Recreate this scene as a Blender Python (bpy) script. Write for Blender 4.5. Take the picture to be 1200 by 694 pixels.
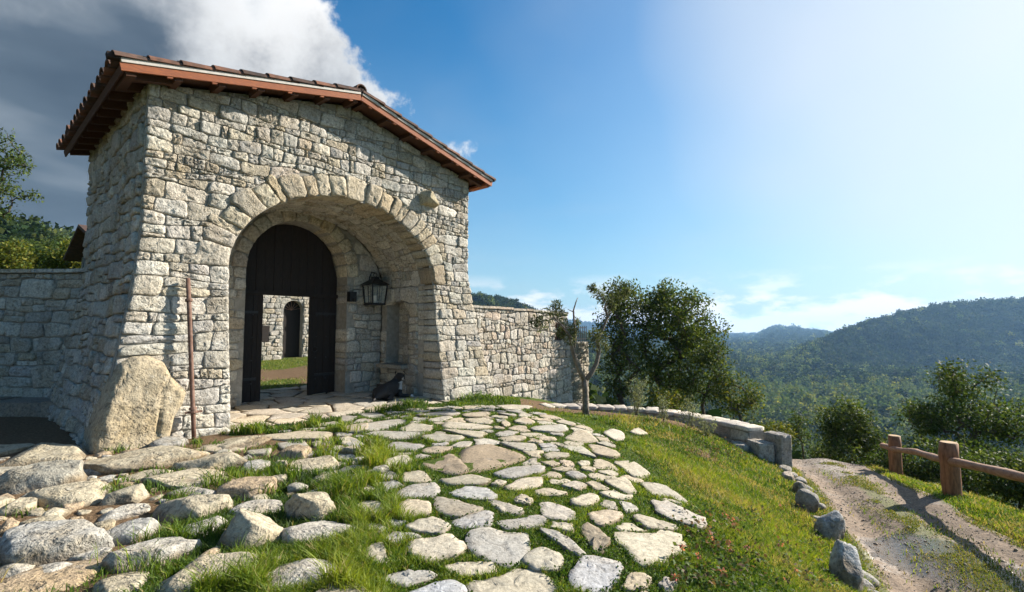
import bpy, bmesh, math, random
import numpy as np
from mathutils import Vector, Matrix, noise as mnoise

# ------------------------------------------------------------------ camera, sky, sun, exposure
for _o in list(bpy.data.objects): bpy.data.objects.remove(_o)
SC = bpy.context.scene
COL = SC.collection
R = math.radians
FPX, PITCH = 575.7, R(3.75)          # focal length in photo pixels (1200 wide), camera pitch
EYE = 1.6
cam_d = bpy.data.cameras.new('camera'); cam = bpy.data.objects.new('camera', cam_d); COL.objects.link(cam)
cam_d.sensor_width = 36.0; cam_d.lens = 36.0 * FPX / 1200.0
cam_d.clip_start = 0.05; cam_d.clip_end = 40000
cam.location = (0, 0, EYE); cam.rotation_euler = (R(90) + PITCH, 0, 0)
SC.camera = cam

def ray(px, py):
    u = (px - 600) / FPX; v = (347 - py) / FPX
    c, s = math.cos(PITCH), math.sin(PITCH)
    return np.array([u, c - v * s, s + v * c])

SUN_AZ, SUN_EL = 66.0, 29.0            # degrees right of the view axis / above horizon
sun_dir = Vector((math.sin(R(SUN_AZ)) * math.cos(R(SUN_EL)), math.cos(R(SUN_AZ)) * math.cos(R(SUN_EL)), math.sin(R(SUN_EL))))
sl = bpy.data.lights.new('sun', 'SUN'); so = bpy.data.objects.new('sun', sl); COL.objects.link(so)
sl.energy = 5.0; sl.angle = R(0.53); sl.color = (1.0, 0.93, 0.83)
so.rotation_euler = (-sun_dir).to_track_quat('-Z', 'Y').to_euler()
so.location = (20, 15, 30)

W_ = bpy.data.worlds.new('World'); SC.world = W_; W_.use_nodes = True
def NN(nt, kind, **kw):
    n = nt.nodes.new(kind)
    for k, v in kw.items():
        if k.startswith('i_'):
            key = k[2:]
            n.inputs[int(key) if key.isdigit() else key.replace('_', ' ')].default_value = v
        else: setattr(n, k, v)
    return n
def ramp(nt, stops, fac=None, interp='LINEAR'):
    n = nt.nodes.new('ShaderNodeValToRGB'); cr = n.color_ramp; cr.interpolation = interp
    while len(cr.elements) < len(stops): cr.elements.new(0.5)
    for el, (p, c) in zip(cr.elements, stops):
        el.position = p
        el.color = (c, c, c, 1) if not hasattr(c, '__len__') else (*c[:3], 1)
    if fac is not None: nt.links.new(fac, n.inputs[0])
    return n
def math_n(nt, op, a, b=None, c=None, clamp=False):
    n = nt.nodes.new('ShaderNodeMath'); n.operation = op; n.use_clamp = clamp
    for i, v in enumerate((a, b, c)):
        if v is None: continue
        if hasattr(v, 'links'): nt.links.new(v, n.inputs[i])
        else: n.inputs[i].default_value = v
    return n.outputs[0]
def mix_c(nt, fac, a, b, mode='MIX'):
    n = nt.nodes.new('ShaderNodeMix'); n.data_type = 'RGBA'; n.blend_type = mode
    for key, v in ((0, fac), (6, a), (7, b)):
        if hasattr(v, 'links'): nt.links.new(v, n.inputs[key])
        elif hasattr(v, '__len__'): n.inputs[key].default_value = (*v[:3], 1)
        else: n.inputs[key].default_value = v
    return n.outputs[2]

def build_world():
    nt = W_.node_tree; nt.nodes.clear(); L = nt.links.new
    out = NN(nt, 'ShaderNodeOutputWorld'); bg = NN(nt, 'ShaderNodeBackground'); bg.inputs[1].default_value = 0.05
    sky = NN(nt, 'ShaderNodeTexSky'); sky.sky_type = 'NISHITA'; sky.sun_disc = False
    sky.sun_elevation = R(SUN_EL); sky.sun_rotation = R(SUN_AZ)
    sky.altitude = 300; sky.air_density = 1.0; sky.dust_density = 1.6; sky.ozone_density = 3.0
    tc = NN(nt, 'ShaderNodeTexCoord'); D = tc.outputs['Generated']
    sep = NN(nt, 'ShaderNodeSeparateXYZ'); L(D, sep.inputs[0])
    zz = math_n(nt, 'ADD', math_n(nt, 'MAXIMUM', sep.outputs[2], 0.0), 0.16)
    cx = math_n(nt, 'DIVIDE', sep.outputs[0], zz); cy = math_n(nt, 'DIVIDE', sep.outputs[1], zz)
    cmb = NN(nt, 'ShaderNodeCombineXYZ'); L(cx, cmb.inputs[0]); L(cy, cmb.inputs[1])
    n1 = NN(nt, 'ShaderNodeTexNoise'); n1.inputs['Scale'].default_value = 1.15; n1.inputs['Detail'].default_value = 4; n1.inputs['Roughness'].default_value = 0.56
    n1.inputs['Distortion'].default_value = 0.25
    L(cmb.outputs[0], n1.inputs['Vector'])
    n2 = NN(nt, 'ShaderNodeTexNoise'); n2.inputs['Scale'].default_value = 5.0; n2.inputs['Detail'].default_value = 9; n2.inputs['Roughness'].default_value = 0.64
    L(D, n2.inputs['Vector'])
    n3 = NN(nt, 'ShaderNodeTexNoise'); n3.inputs['Scale'].default_value = 2.2; n3.inputs['Detail'].default_value = 2
    L(D, n3.inputs['Vector'])
    # the cloud bank fills the sky left of a slanting front
    a = Vector(ray(355, 0)).normalized(); b = Vector(ray(560, 196)).normalized()
    Nrm = a.cross(b).normalized()
    if Nrm.dot(Vector(ray(0, 100))) < 0: Nrm = -Nrm
    dt = NN(nt, 'ShaderNodeVectorMath', operation='DOT_PRODUCT'); L(D, dt.inputs[0]); dt.inputs[1].default_value = Nrm
    pv = dt.outputs['Value']
    vn = Vector(ray(532, 200)); vn = Vector((-vn.y, vn.x, 0)).normalized()
    d2 = NN(nt, 'ShaderNodeVectorMath', operation='DOT_PRODUCT'); L(D, d2.inputs[0]); d2.inputs[1].default_value = vn
    pv = math_n(nt, 'MINIMUM', pv, math_n(nt, 'MULTIPLY', d2.outputs['Value'], 0.8))
    edge = math_n(nt, 'ADD', pv, math_n(nt, 'MULTIPLY', math_n(nt, 'SUBTRACT', n2.outputs[0], 0.5), 0.34))
    bank = NN(nt, 'ShaderNodeMapRange', interpolation_type='SMOOTHSTEP'); L(edge, bank.inputs[0])
    bank.inputs[1].default_value = -0.008; bank.inputs[2].default_value = 0.030
    # thickness: bright thin rim, slate grey inside
    thick = NN(nt, 'ShaderNodeMapRange', interpolation_type='SMOOTHSTEP')
    L(math_n(nt, 'ADD', pv, math_n(nt, 'MULTIPLY', math_n(nt, 'ADD', math_n(nt, 'SUBTRACT', n3.outputs[0], 0.5), math_n(nt, 'MULTIPLY', math_n(nt, 'SUBTRACT', n2.outputs[0], 0.5), 0.7)), 0.5)), thick.inputs[0])
    thick.inputs[1].default_value = 0.07; thick.inputs[2].default_value = 0.26
    streak = NN(nt, 'ShaderNodeTexNoise'); streak.inputs['Scale'].default_value = 3.0; streak.inputs['Detail'].default_value = 4
    mp = NN(nt, 'ShaderNodeMapping'); mp.inputs['Scale'].default_value = (1, 1, 3.2); L(D, mp.inputs[0]); L(mp.outputs[0], streak.inputs['Vector'])
    grey = ramp(nt, [(0.36, (0.62, 0.95, 1.45)), (0.52, (0.95, 1.35, 1.9)), (0.70, (2.5, 2.95, 3.5))], streak.outputs[0]).outputs[0]
    ccol = mix_c(nt, thick.outputs[0], ramp(nt, [(0.34, (5.0, 5.5, 6.2)), (0.48, (8.4, 8.6, 8.8)), (0.62, (9.8, 9.8, 9.8))], n2.outputs[0]).outputs[0], grey)
    hs = NN(nt, 'ShaderNodeHueSaturation'); hs.inputs['Saturation'].default_value = 1.32; L(mix_c(nt, 1.0, sky.outputs[0], (0.86, 1.30, 1.48), 'MULTIPLY'), hs.inputs['Color'])
    col = mix_c(nt, bank.outputs[0], hs.outputs[0], ccol)
    hz = ramp(nt, [(0.0, 0.85), (0.08, 0.66), (0.22, 0.42), (0.5, 0.1), (0.7, 0.0), (1, 0)], sep.outputs[2]).outputs[0]
    col = mix_c(nt, math_n(nt, 'MULTIPLY', hz, math_n(nt, 'SUBTRACT', 1.0, math_n(nt, 'MULTIPLY', bank.outputs[0], 0.8))), col, (5.0, 6.9, 7.9))
    # thin high veil scattering sunlight forward: a broad white glow round the sun
    ds = NN(nt, 'ShaderNodeVectorMath', operation='DOT_PRODUCT'); L(D, ds.inputs[0]); ds.inputs[1].default_value = sun_dir
    gl = ramp(nt, [(0.0, 0.0), (0.50, 0.0), (0.72, 0.16), (0.84, 0.55), (0.93, 0.88), (1.0, 1.0)], math_n(nt, 'ADD', ds.outputs['Value'], math_n(nt, 'MULTIPLY', math_n(nt, 'SUBTRACT', n3.outputs[0], 0.5), 0.22))).outputs[0]
    col = mix_c(nt, gl, col, (8.3, 8.55, 8.9))
    # low cumulus along the far ridges and thin veil, everywhere round the horizon on the clear side
    low = NN(nt, 'ShaderNodeTexNoise'); low.inputs['Scale'].default_value = 7.0; low.inputs['Detail'].default_value = 5; low.inputs['Roughness'].default_value = 0.58
    mp2 = NN(nt, 'ShaderNodeMapping'); mp2.inputs['Scale'].default_value = (1, 1, 2.6); L(D, mp2.inputs[0]); L(mp2.outputs[0], low.inputs['Vector'])
    band = ramp(nt, [(0.0, 0.16), (0.03, 0.10), (0.075, 0.0), (1, 0)], sep.outputs[2]).outputs[0]
    lc = NN(nt, 'ShaderNodeMapRange', interpolation_type='SMOOTHSTEP'); L(math_n(nt, 'ADD', low.outputs[0], band), lc.inputs[0])
    lc.inputs[1].default_value = 0.50; lc.inputs[2].default_value = 0.64
    lowm = math_n(nt, 'MULTIPLY', lc.outputs[0], ramp(nt, [(0.0, 0.95), (0.05, 0.85), (0.11, 0.0), (1, 0)], sep.outputs[2]).outputs[0])
    lowm = math_n(nt, 'MULTIPLY', lowm, math_n(nt, 'SUBTRACT', 1.0, bank.outputs[0]))
    col = mix_c(nt, lowm, col, (11.5, 11.2, 11.0))
    veil = NN(nt, 'ShaderNodeMapRange', interpolation_type='SMOOTHSTEP'); L(n1.outputs[0], veil.inputs[0])
    veil.inputs[1].default_value = 0.46; veil.inputs[2].default_value = 0.78
    vm = math_n(nt, 'MULTIPLY', veil.outputs[0], 0.10)
    col = mix_c(nt, vm, col, (6.8, 7.0, 7.2))
    L(col, bg.inputs[0]); L(bg.outputs[0], out.inputs[0])
build_world()
SC.view_settings.view_transform = 'Standard'; SC.view_settings.look = 'None'
SC.view_settings.exposure = 1.12; SC.view_settings.gamma = 1.0; SC.view_settings.use_curve_mapping = False
cy = SC.cycles
cy.max_bounces = 4; cy.diffuse_bounces = 2; cy.glossy_bounces = 2; cy.transmission_bounces = 4; cy.transparent_max_bounces = 6; cy.volume_bounces = 0
cy.use_denoising = True; cy.use_adaptive_sampling = True; cy.adaptive_threshold = 0.02
cy.sample_clamp_indirect = 6.0

# ------------------------------------------------------------------ object helpers
def tag(o, label=None, cat=None, group=None, kind=None):
    if label: o['label'] = label
    if cat: o['category'] = cat
    if group: o['group'] = group
    if kind: o['kind'] = kind
    return o
def empty(name, loc=(0, 0, 0)):
    o = bpy.data.objects.new(name, None); COL.objects.link(o); o.location = loc; o.empty_display_size = 0.2
    return o
WORLD_OF = {}
def link(name, me, parent=None, mat=None, smooth=False):
    o = bpy.data.objects.new(name, me); COL.objects.link(o)
    if mat is not None and not me.materials: me.materials.append(mat)
    if parent is not None:
        o.parent = parent
        o.matrix_parent_inverse = Matrix.Translation(-Vector(parent.location))   # every location in this file is a world location
    if smooth: me.shade_smooth()
    return o
def mesh(name, v, f, tint=None, smooth=False):
    me = bpy.data.meshes.new(name); me.from_pydata([tuple(x) for x in v], [], f); me.update()
    if tint is not None: set_tint(me, tint)
    if smooth: me.shade_smooth()
    return me
def set_tint(me, tint):
    ca = me.color_attributes.new('tint', 'FLOAT_COLOR', 'POINT')
    n = len(me.vertices); t = np.asarray(tint, dtype=np.float32)
    if t.ndim == 1: t = np.tile(t, (n, 1))
    buf = np.ones((n, 4), dtype=np.float32); buf[:, :3] = t[:, :3]
    ca.data.foreach_set('color', buf.ravel())
def np_mesh(name, V, F, tint=None, smooth=False):
    """V (n,3), F (m,k) with constant k"""
    V = np.asarray(V, dtype=np.float32); F = np.asarray(F, dtype=np.int32)
    me = bpy.data.meshes.new(name)
    me.vertices.add(len(V)); me.vertices.foreach_set('co', V.ravel())
    k = F.shape[1]
    me.loops.add(F.size); me.loops.foreach_set('vertex_index', F.ravel())
    me.polygons.add(len(F)); me.polygons.foreach_set('loop_start', np.arange(0, F.size, k, dtype=np.int32))
    me.update(calc_edges=True)
    if tint is not None: set_tint(me, tint)
    if smooth: me.shade_smooth()
    return me
class MB:
    """collects geometry for one mesh"""
    def __init__(s): s.v = []; s.f = []; s.c = []
    def add(s, v, f, col=None):
        o = len(s.v); s.v += [tuple(x) for x in v]; s.f += [tuple(i + o for i in q) for q in f]
        s.c += [col if col is not None else (1, 1, 1)] * len(v)
        return s
    def box(s, M, sx, sy, sz, col=None, bev=0.0):
        c = [(-sx, -sy, -sz), (sx, -sy, -sz), (sx, sy, -sz), (-sx, sy, -sz), (-sx, -sy, sz), (sx, -sy, sz), (sx, sy, sz), (-sx, sy, sz)]
        return s.add([M @ Vector(p) for p in c], [(3, 2, 1, 0), (4, 5, 6, 7), (0, 1, 5, 4), (1, 2, 6, 5), (2, 3, 7, 6), (3, 0, 4, 7)], col)
    def beam(s, a, b, w, h, up=(0, 0, 1), col=None):
        a = Vector(a); b = Vector(b); d = (b - a).normalized(); u = Vector(up)
        x = d.cross(u).normalized(); u = x.cross(d).normalized()
        v = []
        for p in (a, b):
            for i, j in ((-1, -1), (1, -1), (1, 1), (-1, 1)): v.append(p + x * (i * w / 2) + u * (j * h / 2))
        return s.add(v, [(3, 2, 1, 0), (4, 5, 6, 7), (0, 1, 5, 4), (1, 2, 6, 5), (2, 3, 7, 6), (3, 0, 4, 7)], col)
    def tube(s, pts, rad, n=8, col=None, jit=0.0, rng=None):
        pts = [Vector(p) for p in pts]; v = []; f = []
        x = None
        for i, p in enumerate(pts):
            d = (pts[min(i + 1, len(pts) - 1)] - pts[max(i - 1, 0)])
            d = d.normalized() if d.length > 1e-6 else Vector((0, 0, 1))
            if x is None: x = d.orthogonal().normalized()
            x = (x - d * x.dot(d)); x = x.normalized() if x.length > 1e-5 else d.orthogonal().normalized()
            y = d.cross(x); r = rad[i] if hasattr(rad, '__len__') else rad
            for k in range(n):
                a = 2 * math.pi * k / n; q = r * (1 + (rng.uniform(-jit, jit) if rng else 0))
                v.append(p + x * (math.cos(a) * q) + y * (math.sin(a) * q))
        for i in range(len(pts) - 1):
            for k in range(n):
                k2 = (k + 1) % n
                f.append((i * n + k, i * n + k2, (i + 1) * n + k2, (i + 1) * n + k))
        f.append(tuple(reversed(range(n)))); f.append(tuple(range((len(pts) - 1) * n, len(pts) * n)))
        return s.add(v, f, col)
    def build(s, name, mat, parent=None, smooth=False):
        return link(name, mesh(name, s.v, s.f, np.array(s.c) if s.c else None, smooth), parent, mat)
def basis(o, x, y, z):
    M = Matrix.Identity(4)
    for i, a in enumerate((x, y, z)): M[0][i], M[1][i], M[2][i] = a[0], a[1], a[2]
    M[0][3], M[1][3], M[2][3] = o[0], o[1], o[2]
    return M

# ------------------------------------------------------------------ materials
MATS = {}
def new_mat(name):
    m = bpy.data.materials.new(name); m.use_nodes = True; nt = m.node_tree; nt.nodes.clear()
    out = NN(nt, 'ShaderNodeOutputMaterial'); b = NN(nt, 'ShaderNodeBsdfPrincipled'); nt.links.new(b.outputs[0], out.inputs[0])
    MATS[name] = m
    return m, nt, b, out
def pos(nt): return NN(nt, 'ShaderNodeNewGeometry').outputs['Position']
def noise_t(nt, vec, scale, detail=6, rough=0.6, dist=0.0):
    n = NN(nt, 'ShaderNodeTexNoise'); n.inputs['Scale'].default_value = scale; n.inputs['Detail'].default_value = detail
    n.inputs['Roughness'].default_value = rough; n.inputs['Distortion'].default_value = dist
    nt.links.new(vec, n.inputs['Vector']); return n.outputs[0]
def bump(nt, h, strength, dist, prev=None):
    n = NN(nt, 'ShaderNodeBump'); n.inputs['Strength'].default_value = strength; n.inputs['Distance'].default_value = dist
    nt.links.new(h, n.inputs['Height'])
    if prev is not None: nt.links.new(prev, n.inputs['Normal'])
    return n.outputs[0]
def stone_mat(name, big=2.5, pit=28.0, bstr=0.9, bdist=0.02, stain=(0.30, 0.22, 0.12), dark=0.45, lichen=0.25, warm=0.35, crack=0.0, streak=False):
    m, nt, b, out = new_mat(name); P = pos(nt)
    at = NN(nt, 'ShaderNodeAttribute', attribute_name='tint').outputs['Color']
    n1 = noise_t(nt, P, big, 4, 0.65); n2 = noise_t(nt, P, big * 7, 4, 0.72); n3 = noise_t(nt, P, pit, 3, 0.7)
    c = mix_c(nt, math_n(nt, 'MULTIPLY', ramp(nt, [(0.48, 0.0), (0.70, 1.0)], n1).outputs[0], warm), at, stain)
    c = mix_c(nt, ramp(nt, [(0.30, dark), (0.50, 0.0)], n2).outputs[0], c, (0.055, 0.048, 0.038))
    l = noise_t(nt, P, big * 4.3 + 1.7, 4, 0.75)
    c = mix_c(nt, ramp(nt, [(0.58, 0.0), (0.72, lichen)], l).outputs[0], c, (0.50, 0.49, 0.44))
    v = NN(nt, 'ShaderNodeTexVoronoi', feature='F1'); v.inputs['Scale'].default_value = pit; nt.links.new(P, v.inputs['Vector'])
    pits = ramp(nt, [(0.10, 0.0), (0.34, 1.0)], v.outputs['Distance']).outputs[0]
    mk = ramp(nt, [(0.45, 0.0), (0.6, 1.0)], n1).outputs[0]
    pitm = math_n(nt, 'MAXIMUM', pits, math_n(nt, 'SUBTRACT', 1.0, mk))
    c = mix_c(nt, math_n(nt, 'MULTIPLY', math_n(nt, 'SUBTRACT', 1.0, pitm), 0.55), c, (0.07, 0.055, 0.04))
    fine = noise_t(nt, P, pit * 5, 2, 0.7)
    if streak:                                                        # rain streaks and damp stains
        sm = NN(nt, 'ShaderNodeMapping'); sm.inputs['Scale'].default_value = (2.6, 2.6, 0.35); nt.links.new(P, sm.inputs[0])
        c = mix_c(nt, ramp(nt, [(0.50, 0.0), (0.72, 0.5)], noise_t(nt, sm.outputs[0], 1.6, 4, 0.65)).outputs[0], c, (0.16, 0.14, 0.115))
    c = mix_c(nt, 1.0, c, ramp(nt, [(0.28, 0.66), (0.5, 1.0), (0.72, 1.28)], n3).outputs[0], 'MULTIPLY')
    c = mix_c(nt, 1.0, c, ramp(nt, [(0.3, 0.82), (0.7, 1.16)], fine).outputs[0], 'MULTIPLY')
    nt.links.new(c, b.inputs['Base Color']); b.inputs['Roughness'].default_value = 0.92
    b.inputs['Specular IOR Level'].default_value = 0.25
    h = math_n(nt, 'ADD', math_n(nt, 'MULTIPLY', n2, 1.1), math_n(nt, 'ADD', math_n(nt, 'MULTIPLY', n3, 0.35), math_n(nt, 'MULTIPLY', pitm, 0.22)))
    if crack:
        ck = NN(nt, 'ShaderNodeTexVoronoi', feature='DISTANCE_TO_EDGE'); ck.inputs['Scale'].default_value = crack
        wv = NN(nt, 'ShaderNodeVectorMath', operation='MULTIPLY_ADD'); wn = NN(nt, 'ShaderNodeTexNoise'); wn.inputs['Scale'].default_value = 3.0; wn.inputs['Detail'].default_value = 3; nt.links.new(P, wn.inputs['Vector'])
        nt.links.new(wn.outputs['Color'], wv.inputs[0]); wv.inputs[1].default_value = (0.5, 0.5, 0.5); nt.links.new(P, wv.inputs[2]); nt.links.new(wv.outputs[0], ck.inputs['Vector'])
        cl = math_n(nt, 'MAXIMUM', ramp(nt, [(0.0, 0.0), (0.025, 1.0)], ck.outputs['Distance']).outputs[0], ramp(nt, [(0.50, 1.0), (0.62, 0.0)], l).outputs[0])
        h = math_n(nt, 'ADD', h, math_n(nt, 'MULTIPLY', cl, 0.5))
        nt.links.new(mix_c(nt, math_n(nt, 'MULTIPLY', math_n(nt, 'SUBTRACT', 1.0, cl), 0.5), c, (0.06, 0.05, 0.04)), b.inputs['Base Color'])
    nt.links.new(bump(nt, h, bstr, bdist), b.inputs['Normal'])
    return m
def simple_mat(name, col, rough=0.8, var=0.25, scale=12, bstr=0.3, bdist=0.01, spec=0.3, metal=0.0, col2=None, stretch=None, tint=False):
    m, nt, b, out = new_mat(name); P = pos(nt)
    if stretch is not None:
        mp = NN(nt, 'ShaderNodeMapping'); mp.inputs['Scale'].default_value = stretch; nt.links.new(P, mp.inputs[0]); P = mp.outputs[0]
    n = noise_t(nt, P, scale, 4, 0.65)
    c2 = col2 if col2 else tuple(x * (1 - var) for x in col)
    c = mix_c(nt, ramp(nt, [(0.32, 0.0), (0.68, 1.0)], n).outputs[0], c2, col)
    if tint:
        at = NN(nt, 'ShaderNodeAttribute', attribute_name='tint').outputs['Color']; c = mix_c(nt, 1.0, c, at, 'MULTIPLY')
    nt.links.new(c, b.inputs['Base Color']); b.inputs['Roughness'].default_value = rough
    b.inputs['Specular IOR Level'].default_value = spec; b.inputs['Metallic'].default_value = metal
    if bstr: nt.links.new(bump(nt, n, bstr, bdist), b.inputs['Normal'])
    return m
def leaf_mat(name, rough=0.55, trans=0.35, rnd=False, gain=1.0, spec=0.35):
    m, nt, b, out = new_mat(name)
    at = NN(nt, 'ShaderNodeAttribute', attribute_name='tint').outputs['Color']
    c = at
    if rnd:
        oi = NN(nt, 'ShaderNodeObjectInfo')
        c = mix_c(nt, 1.0, at, ramp(nt, [(0.0, (0.75, 0.85, 0.7)), (0.3, (1.0, 1.0, 1.0)), (0.6, (0.62, 0.8, 0.72)), (0.82, (1.25, 1.2, 0.85)), (1.0, (1.7, 1.35, 0.7))], oi.outputs['Random']).outputs[0], 'MULTIPLY')
    nt.links.new(c, b.inputs['Base Color']); b.inputs['Roughness'].default_value = rough; b.inputs['Specular IOR Level'].default_value = spec
    if trans:
        t = NN(nt, 'ShaderNodeBsdfTranslucent')
        nt.links.new(mix_c(nt, 1.0, c, (1.25, 1.2, 0.55), 'MULTIPLY'), t.inputs[0])
        mx = NN(nt, 'ShaderNodeMixShader'); mx.inputs[0].default_value = trans
        nt.links.new(b.outputs[0], mx.inputs[1]); nt.links.new(t.outputs[0], mx.inputs[2]); nt.links.new(mx.outputs[0], out.inputs[0])
    return m
M_STONE = stone_mat('rubble_stone', 2.2, 24, 1.0, 0.034, stain=(.35, .25, .12), dark=.5, warm=.36, streak=True)
M_PAVE = stone_mat('paving_stone_surface', 1.6, 34, 0.7, 0.012, stain=(0.36, 0.29, 0.19), dark=0.28, lichen=0.3, crack=1.1)
M_ROCK = stone_mat('fieldstone_surface', 2.0, 20, 0.9, 0.03, stain=(0.36, 0.25, 0.10), dark=0.65, lichen=0.35, crack=1.5)
M_MORTAR = simple_mat('lime_mortar', (0.36, 0.335, 0.285), 0.95, 0.35, 9, 0.9, 0.02)
M_TILE = simple_mat('clay_tile', (0.17, 0.105, 0.078), 0.9, 0.5, 7, 0.5, 0.012, col2=(0.06, 0.052, 0.047), tint=True)
M_BARGE = simple_mat('red_brown_board', (0.36, 0.118, 0.042), 0.7, 0.3, 5, 0.4, 0.006, col2=(0.20, 0.07, 0.04), stretch=(2, 2, 16))
M_WOODDK = simple_mat('dark_stained_wood', (0.10, 0.045, 0.025), 0.75, 0.4, 8, 0.3, 0.005, stretch=(4, 4, 12))
M_DOOR = simple_mat('blackened_door_wood', (0.024, 0.017, 0.013), 0.7, 0.5, 10, 0.4, 0.004, stretch=(6, 6, 0.8))
M_IRON = simple_mat('black_iron', (0.012, 0.012, 0.013), 0.5, 0.3, 20, 0.2, 0.002, spec=0.5)
M_RUST = simple_mat('rusty_pole_paint', (0.22, 0.135, 0.10), 0.75, 0.5, 14, 0.4, 0.004, col2=(0.11, 0.055, 0.035))
M_LOG = simple_mat('peeled_log', (0.36, 0.17, 0.085), 0.75, 0.5, 5, 0.5, 0.008, col2=(0.14, 0.06, 0.03), stretch=(5, 5, 1.0))
M_RAIL = simple_mat('rail_log', (0.40, 0.24, 0.155), 0.7, 0.4, 6, 0.45, 0.006, col2=(0.20, 0.10, 0.06), stretch=(3, 1.2, 4))
M_ENDGRAIN = simple_mat('end_grain', (0.50, 0.33, 0.18), 0.8, 0.3, 20, 0.3, 0.003)
M_BARK = simple_mat('tree_bark', (0.115, 0.092, 0.07), 0.9, 0.55, 14, 0.9, 0.02, col2=(0.04, 0.032, 0.026))
M_OLIVE = simple_mat('olive_bark', (0.24, 0.20, 0.155), 0.9, 0.5, 16, 0.9, 0.015, col2=(0.09, 0.07, 0.055))
M_LEAF = leaf_mat('leaf', 0.6, 0.38, spec=0.14); M_GRASS = leaf_mat('grass_blade', 0.6, 0.42)
M_FOREST = leaf_mat('forest_leaf', 0.8, 0.3, rnd=True, spec=0.1)
M_MORTARW = simple_mat('verge_mortar', (0.62, 0.58, 0.52), 0.9, 0.2, 12, 0.4, 0.006)

# ------------------------------------------------------------------ terrain height
def sstep(a, b, x): t = np.clip((x - a) / (b - a), 0, 1); return t * t * (3 - 2 * t)
CP = np.array([
    # terrace in front of the gate
    (-8, 8, 0), (-9, 5, .05), (-6, 4, .02), (-5, 7, 0), (-3, 4, 0), (-3, 7, 0), (0, 3, 0), (0, 6, 0), (0, 9, 0), (-1, 11, -.03), (-4, 10, 0), (0, 0, 0), (-4, 0, 0),
    (1, 5, -.06), (1.1, 3, -.06), (1.2, 7, -.08), (1.0, 9.3, -.12), (0.2, 11.3, -.15), (-8, 0, .1), (-4, -6, .1), (1, -1, -.1), (1.0, -6, -.15),
    # grass bank down to the track
    (1.9, 4.8, -.20), (2.1, 7, -.24), (2.0, 9, -.26), (1.9, 3, -.25), (2.8, 5.0, -.62), (3.0, 7.2, -.56), (3.2, 9, -.52), (3.0, 10.6, -.40), (1.4, 11.7, -.36), (2.8, 12.0, -.46), (4.0, 11.2, -.56), (4.4, 9.4, -.80), (4.0, 7.6, -.92), (2.8, 3, -.75),
    # track
    (3.45, 5.0, -1.02), (4.3, 6.8, -1.12), (5.15, 8.9, -1.22), (5.75, 11, -1.42), (4.9, 4.8, -.92), (5.9, 6.0, -.90), (7.0, 8.0, -1.04), (6.4, 9.8, -1.26), (8.34, 10.9, -1.55), (7.2, 12.9, -1.80), (9.2, 13.4, -2.1), (3.4, 2.5, -.95), (5, 1, -.9), (4.5, -5, -.8), (8.6, 16, -2.9),
    # beyond the track and the low wall
    (8.6, 8.0, -1.6), (8.0, 5.0, -1.3), (7.6, 2, -1.2), (10.6, 9.6, -3.2), (11, 5, -3.0), (12, 13, -4.6), (4.2, 14.5, -1.5), (2.4, 15.2, -1.0), (6.2, 14.2, -2.2), (3.5, 18, -2.2), (8, 19, -4.4), (12, 18, -6.0), (5, 22, -4), (15, 8, -6.5), (14, 0, -5),
    # court behind the gate and the land on the left
    (-9, 12, 0), (-7, 15, 0), (-10, 23, .1), (-4, 16, 0), (-1, 14.2, -.1), (-2, 20, 0), (-15, 14, .2), (-14, 9, .1), (-16, 4, .3), (-14, -4, .4), (-20, 22, .8), (-12, 30, .6), (0, 26, -.6), (-6, 32, .4)], dtype=float)
def _tps(d2): return np.where(d2 < 1e-9, 0, 0.5 * d2 * np.log(np.maximum(d2, 1e-9)))
def _fit():
    n = len(CP); X = CP[:, :2]; d2 = ((X[:, None] - X[None]) ** 2).sum(2)
    A = np.zeros((n + 3, n + 3)); A[:n, :n] = _tps(d2) + np.eye(n) * 0.25
    A[:n, n] = 1; A[:n, n + 1:] = X; A[n, :n] = 1; A[n + 1:, :n] = X.T
    return np.linalg.solve(A, np.concatenate([CP[:, 2], [0, 0, 0]]))
TPSW = _fit()
def h_near(x, y):
    x = np.asarray(x, float); y = np.asarray(y, float); n = len(CP); out = np.zeros(x.shape)
    for i in range(n): out += TPSW[i] * _tps((x - CP[i, 0]) ** 2 + (y - CP[i, 1]) ** 2)
    return out + TPSW[n] + TPSW[n + 1] * x + TPSW[n + 2] * y
def prof(pts):
    a = [];
    for px, py in pts:
        r = ray(px, py); a.append((math.degrees(math.atan2(r[0], r[1])), r[2] / math.hypot(r[0], r[1])))
    a.sort(); return np.array(a)
PR1 = prof([(884, 447), (900, 440), (920, 429), (950, 413), (985, 396), (1020, 383), (1060, 372), (1100, 365), (1150, 361), (1200, 357), (1400, 350)])
PR2 = prof([(820, 440), (845, 423), (870, 407), (890, 394), (905, 387), (930, 388), (960, 392), (985, 396), (1040, 397), (1200, 398)])
PR3 = prof([(560, 372), (640, 375), (680, 379), (720, 383), (780, 385), (845, 393), (870, 399), (900, 407), (1000, 410), (1300, 400)])
PRA = prof([(300, 350), (480, 350), (560, 351), (590, 354), (620, 364), (650, 376), (690, 398), (720, 420)])
PRL = prof([(-500, 250), (-100, 266), (0, 268), (40, 271), (95, 278), (150, 292), (300, 330), (400, 360), (470, 400)])
def fbm2(x, y, s, o=4, seed=0):
    v = 0; a = 1; f = s
    for k in range(o):
        th = 1.7 * k + seed; c, sn = math.cos(th), math.sin(th)
        u = (x * c - y * sn) * f; w = (x * sn + y * c) * f
        v = v + a * np.sin(u + 1.3 * np.sin(w * 0.7 + seed)) * np.sin(w + 1.1 * np.sin(u * 0.6 + 2 * k)); a *= 0.5; f *= 2.03
    return v
CANOPY = 5.0
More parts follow.
